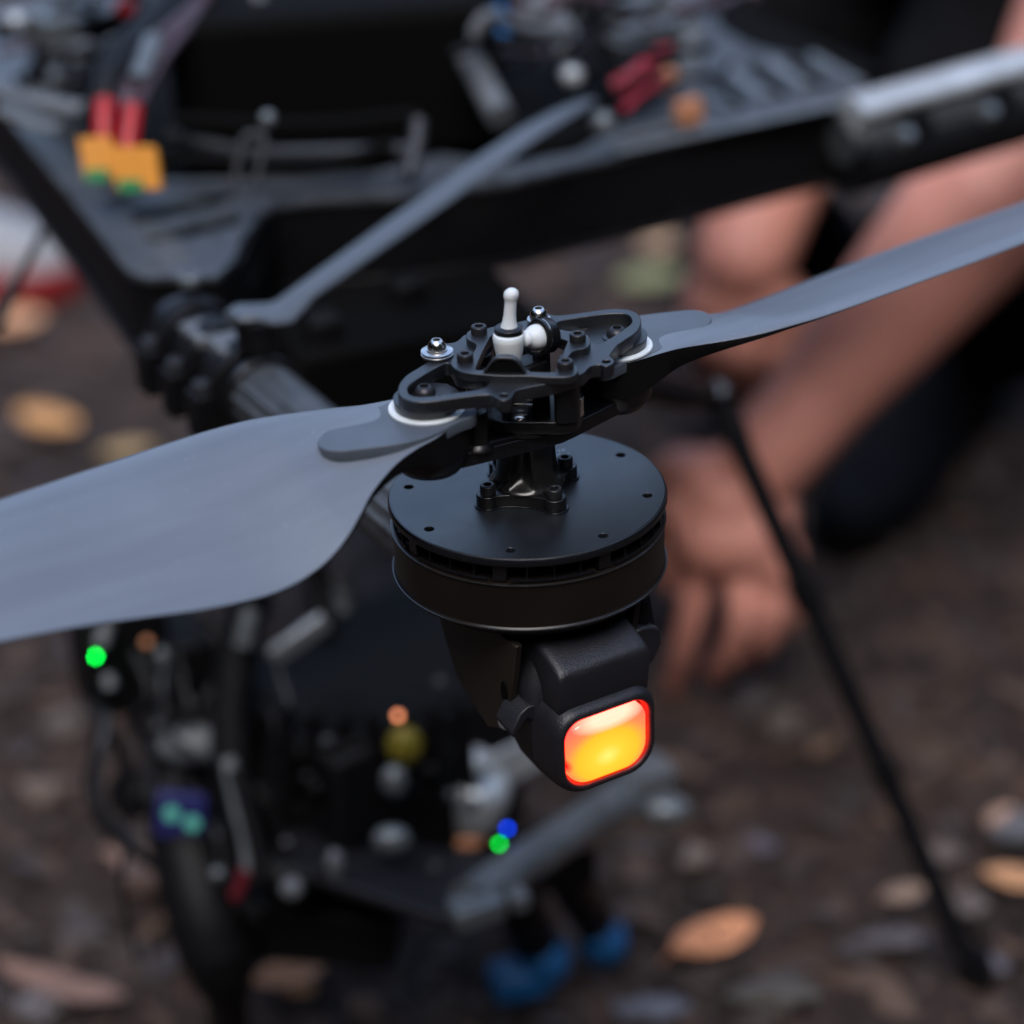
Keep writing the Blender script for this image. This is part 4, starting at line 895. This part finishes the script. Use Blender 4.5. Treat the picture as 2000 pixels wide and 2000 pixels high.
# ------------------------------------------------------------------ PERSON crouching beyond the drone
per = thing('person', 'crouching person in black clothes with bare forearms reaching both hands down to the soil', 'person', (430, 1130, 0))
def remesh(o, vox, sm=6, f=.5):
    r = o.modifiers.new('remesh', 'REMESH'); r.mode = 'VOXEL'; r.voxel_size = vox*S; r.use_smooth_shade = True
    s_ = o.modifiers.new('smooth', 'SMOOTH'); s_.iterations = sm; s_.factor = f
def limb(mb, pts, n=22): 
    """pts: (point, radius, flatten)"""
    P_ = [V(p[0]) for p in pts]; mb.tube(spath(P_, 6), [pts[min(len(pts)-1, int(i/6))][1]*(1-(i % 6)/6)+pts[min(len(pts)-1, int(i/6)+1)][1]*((i % 6)/6) for i in range(6*(len(P_)-1)+1)], n)
    mb.ball(P_[0], pts[0][1], 16); mb.ball(P_[-1], pts[-1][1], 16)
body = MB()
# near arm: elbow at the right edge of the picture, wrist and hand straight down to the soil
shA = V((470, 880, 600)); shB = V((215, 1110, 600))
elA = atD(2040, 262, 1600); wrA = atD(1488, 905, 1625)
limb(body, [(shA, 54), (shA.lerp(elA, .4), 52), (shA.lerp(elA, .85), 46), (elA, 47), (elA.lerp(wrA, .22), 51), (elA.lerp(wrA, .5), 43), (elA.lerp(wrA, .8), 33), (wrA, 30)])
def digit(pts, rad):
    p = [atD(*q) for q in pts]; mbp = spath(p, 4); n = len(mbp)
    body.tube(mbp, [rad[0]+(rad[1]-rad[0])*i/(n-1) for i in range(n)], 14); body.ball(p[-1], rad[1], 12); body.ball(p[0], rad[0], 12)
    for q in p[1:-1]: body.ball(q, (rad[0]+rad[1])/2*1.07, 12)
# palm / back of the hand
for x, y, d, r_ in ((1470, 940, 1628, 31), (1420, 985, 1632, 33), (1400, 1050, 1634, 33), (1450, 1050, 1634, 34), (1480, 1010, 1634, 31), (1380, 940, 1636, 27), (1345, 1000, 1640, 22), (1500, 1090, 1640, 28), (1440, 1085, 1642, 25), (1370, 1085, 1644, 20), (1340, 920, 1648, 21), (1310, 925, 1655, 17)):
    body.ball(atD(x, y, d), r_*.86, 18)
digit([(1368, 1100, 1646), (1354, 1190, 1650), (1334, 1270, 1668), (1312, 1345, 1700)], (11.6, 8))       # forefinger stretched to the soil
digit([(1440, 1118, 1638), (1450, 1200, 1632), (1430, 1272, 1652), (1396, 1318, 1684)], (11.6, 8.8))
digit([(1485, 1112, 1642), (1505, 1188, 1640), (1494, 1246, 1655), (1466, 1284, 1684)], (11.4, 8.4))
digit([(1520, 1090, 1650), (1545, 1150, 1652), (1540, 1200, 1664), (1520, 1235, 1685)], (10.2, 7.6))
digit([(1330, 935, 1655), (1290, 985, 1668), (1296, 1075, 1680), (1318, 1140, 1684)], (13.5, 9.5))          # thumb behind
# far arm behind the drone beam
elB = V((275, 1135, 340)); wrB = atD(1450, 505, 1880)
limb(body, [(shB, 52), (shB.lerp(elB, .5), 50), (elB, 45), (elB.lerp(wrB, .3), 49), (elB.lerp(wrB, .7), 41), (wrB, 37)])
for x, y, d, r_ in ((1440, 520, 1890, 38), (1425, 590, 1900, 40), (1480, 600, 1900, 40), (1520, 610, 1905, 31), (1400, 640, 1910, 34), (1450, 660, 1905, 36), (1505, 665, 1910, 31)):
    body.ball(atD(x, y, d), r_*.9, 18)
for k, (x, y) in enumerate(((1385, 665), (1425, 685), (1467, 690), (1510, 680))):
    digit([(x, y, 1912), (x+4, y+45, 1918), (x+10, y+88, 1940)], (11.5, 8.5))
digit([(1540, 600, 1905), (1560, 655, 1912), (1545, 710, 1920)], (13, 10))
# trunk, neck and head, above the picture
pel = V((470, 1190, 250)); che = V((345, 1010, 545))
limb(body, [(pel, 120), (pel.lerp(che, .5), 115), (che, 125), (che.lerp(V((335, 985, 620)), .8), 90)])
body.ball(shA, 58, 16); body.ball(shB, 58, 16); limb(body, [(shA, 55), (che+V((0, 0, 60)), 75), (shB, 55)])
hc = V((285, 905, 790)); limb(body, [(V((330, 975, 630)), 58), (V((305, 935, 705)), 54), (hc+V((0, 0, -40)), 55)])
body.ball(hc, 78, 24, (.92, 1.08, 1.28)); body.ball(hc+V((-40, -66, -55)), 26, 14); body.ball(hc+V((-55, -76, -10)), 13, 12, (.8, 1, 1.6))
for s_ in (-1, 1): body.ball(hc+V((62*s_*.85, -52*s_*.85+10, -8)), 17, 12, (.5, 1, 1.5))
hipA = V((530, 1150, 245)); hipB = V((400, 1220, 245)); knA = V((325, 800, 385)); knB = V((125, 1010, 330)); anA = V((395, 1035, 75)); anB = V((262, 1255, 70))
body = body.build('body', M['skin'], per, origin=(430, 1130, 0), smooth=180); remesh(body, 3.0, 6)
mb = MB()
limb(mb, [(hipA, 102), (hipA.lerp(knA, .5), 88), (knA, 72), (knA.lerp(anA, .35), 66), (anA, 46)])
limb(mb, [(hipB, 102), (hipB.lerp(knB, .5), 86), (knB, 68), (knB.lerp(anB, .35), 60), (anB, 44)])
limb(mb, [(pel, 134), (pel.lerp(che, .25), 128)])
tr_ = mb.build('trousers', M['cloth'], per, smooth=180); remesh(tr_, 7, 5)
mb = MB(); limb(mb, [(pel.lerp(che, .1), 128), (pel.lerp(che, .55), 127), (che, 137), (che.lerp(V((335, 985, 620)), .8), 82)])
limb(mb, [(shA.lerp(elA, .45), 62), (shA, 67), (che+V((0, 0, 60)), 90), (shB, 67), (shB.lerp(elB, .45), 60)])
sh_ = mb.build('shirt', M['cloth'], per, smooth=180); remesh(sh_, 7, 5)
mb = MB().ball(hc+V((8, 14, 12)), 84, 20, (.93, 1.05, 1.2)); hr = mb.build('hair', M['hair'], per, smooth=180)
def shoe(name, heel, toe, m, sole, ph=90, wd=50):
    d = (toe-heel); d.z = 0; Ln = d.length; d.normalize(); s_ = V((-d.y, d.x, 0)); h0 = min(heel.z, toe.z)
    mb = MB(); rings = []
    for t, w_, h_ in ((-.02, .55, .62), (.03, .8, .86), (.12, .9, 1.0), (.28, .86, .98), (.42, .86, .80), (.6, .98, .58), (.78, 1.0, .44), (.92, .82, .36), (.99, .5, .26), (1.01, .2, .18)):
        c = heel+d*Ln*t; c.z = 22
        rings.append(mb.ring([c+s_*wd*w_*math.cos(a*math.pi/10)*(1 if math.sin(a*math.pi/10) < 0 else .92)+V((0, 0, max(0, math.sin(a*math.pi/10))*ph*h_-4)) for a in range(20)]))
    return mb.skin(rings)
def solem(heel, toe, wd=52):
    d = (toe-heel); d.z = 0; Ln = d.length; d.normalize(); s_ = V((-d.y, d.x, 0)); pts = []
    for t, w_ in ((-.03, .5), (.03, .8), (.14, .92), (.3, .86), (.45, .88), (.65, 1.02), (.8, 1.0), (.92, .84), (1.0, .5), (1.02, .1)): pts.append((heel+d*Ln*t+s_*wd*w_))
    for t, w_ in reversed(((-.03, .5), (.03, .8), (.14, .92), (.3, .86), (.45, .88), (.65, 1.02), (.8, 1.0), (.92, .84), (1.0, .5), (1.02, .1))): pts.append((heel+d*Ln*t-s_*wd*w_))
    return [(p.x, p.y) for p in pts]
hA = atz(1895, 770, 0); tA = atz(1632, 1068, 0)
o = shoe('shoe', hA, tA, 0, 0, 72, 38).build('shoe', M['navy'], per, smooth=70); MB().prism(solem(hA, tA, 40), -2, 22).build('sole', M['cloth'], o, bevel=4)
hB = V((300, 1300, 0)); tB = V((175, 1110, 0))
o = shoe('shoe', hB, tB, 0, 0).build('shoe', M['navy'], per, smooth=70); MB().prism(solem(hB, tB), -2, 22).build('sole', M['cloth'], o, bevel=4)

# white and red shoe at the left edge
sw = thing('sports_shoe', 'white sports shoe with a red sole standing at the left edge on the soil', 'shoe', (-520, 1440, 0))
hh = V((-700, 1480, 0)); tt = V((-405, 1372, 0))
shoe('u', hh, tt, 0, 0, 118, 54).build('upper', M['shoew'], sw, smooth=70)
MB().prism(solem(hh, tt, 56), -2, 30).build('sole', M['shoer'], sw, bevel=5)
mb = MB()
for k in range(4):
    c = hh.lerp(tt, .42+.08*k)+V((0, 0, 100-k*14)); mb.tube([c+V((15, 38, -8)), c, c+V((-15, -38, -8))], 4, 8)
mb.build('laces', M['cloth'], sw)
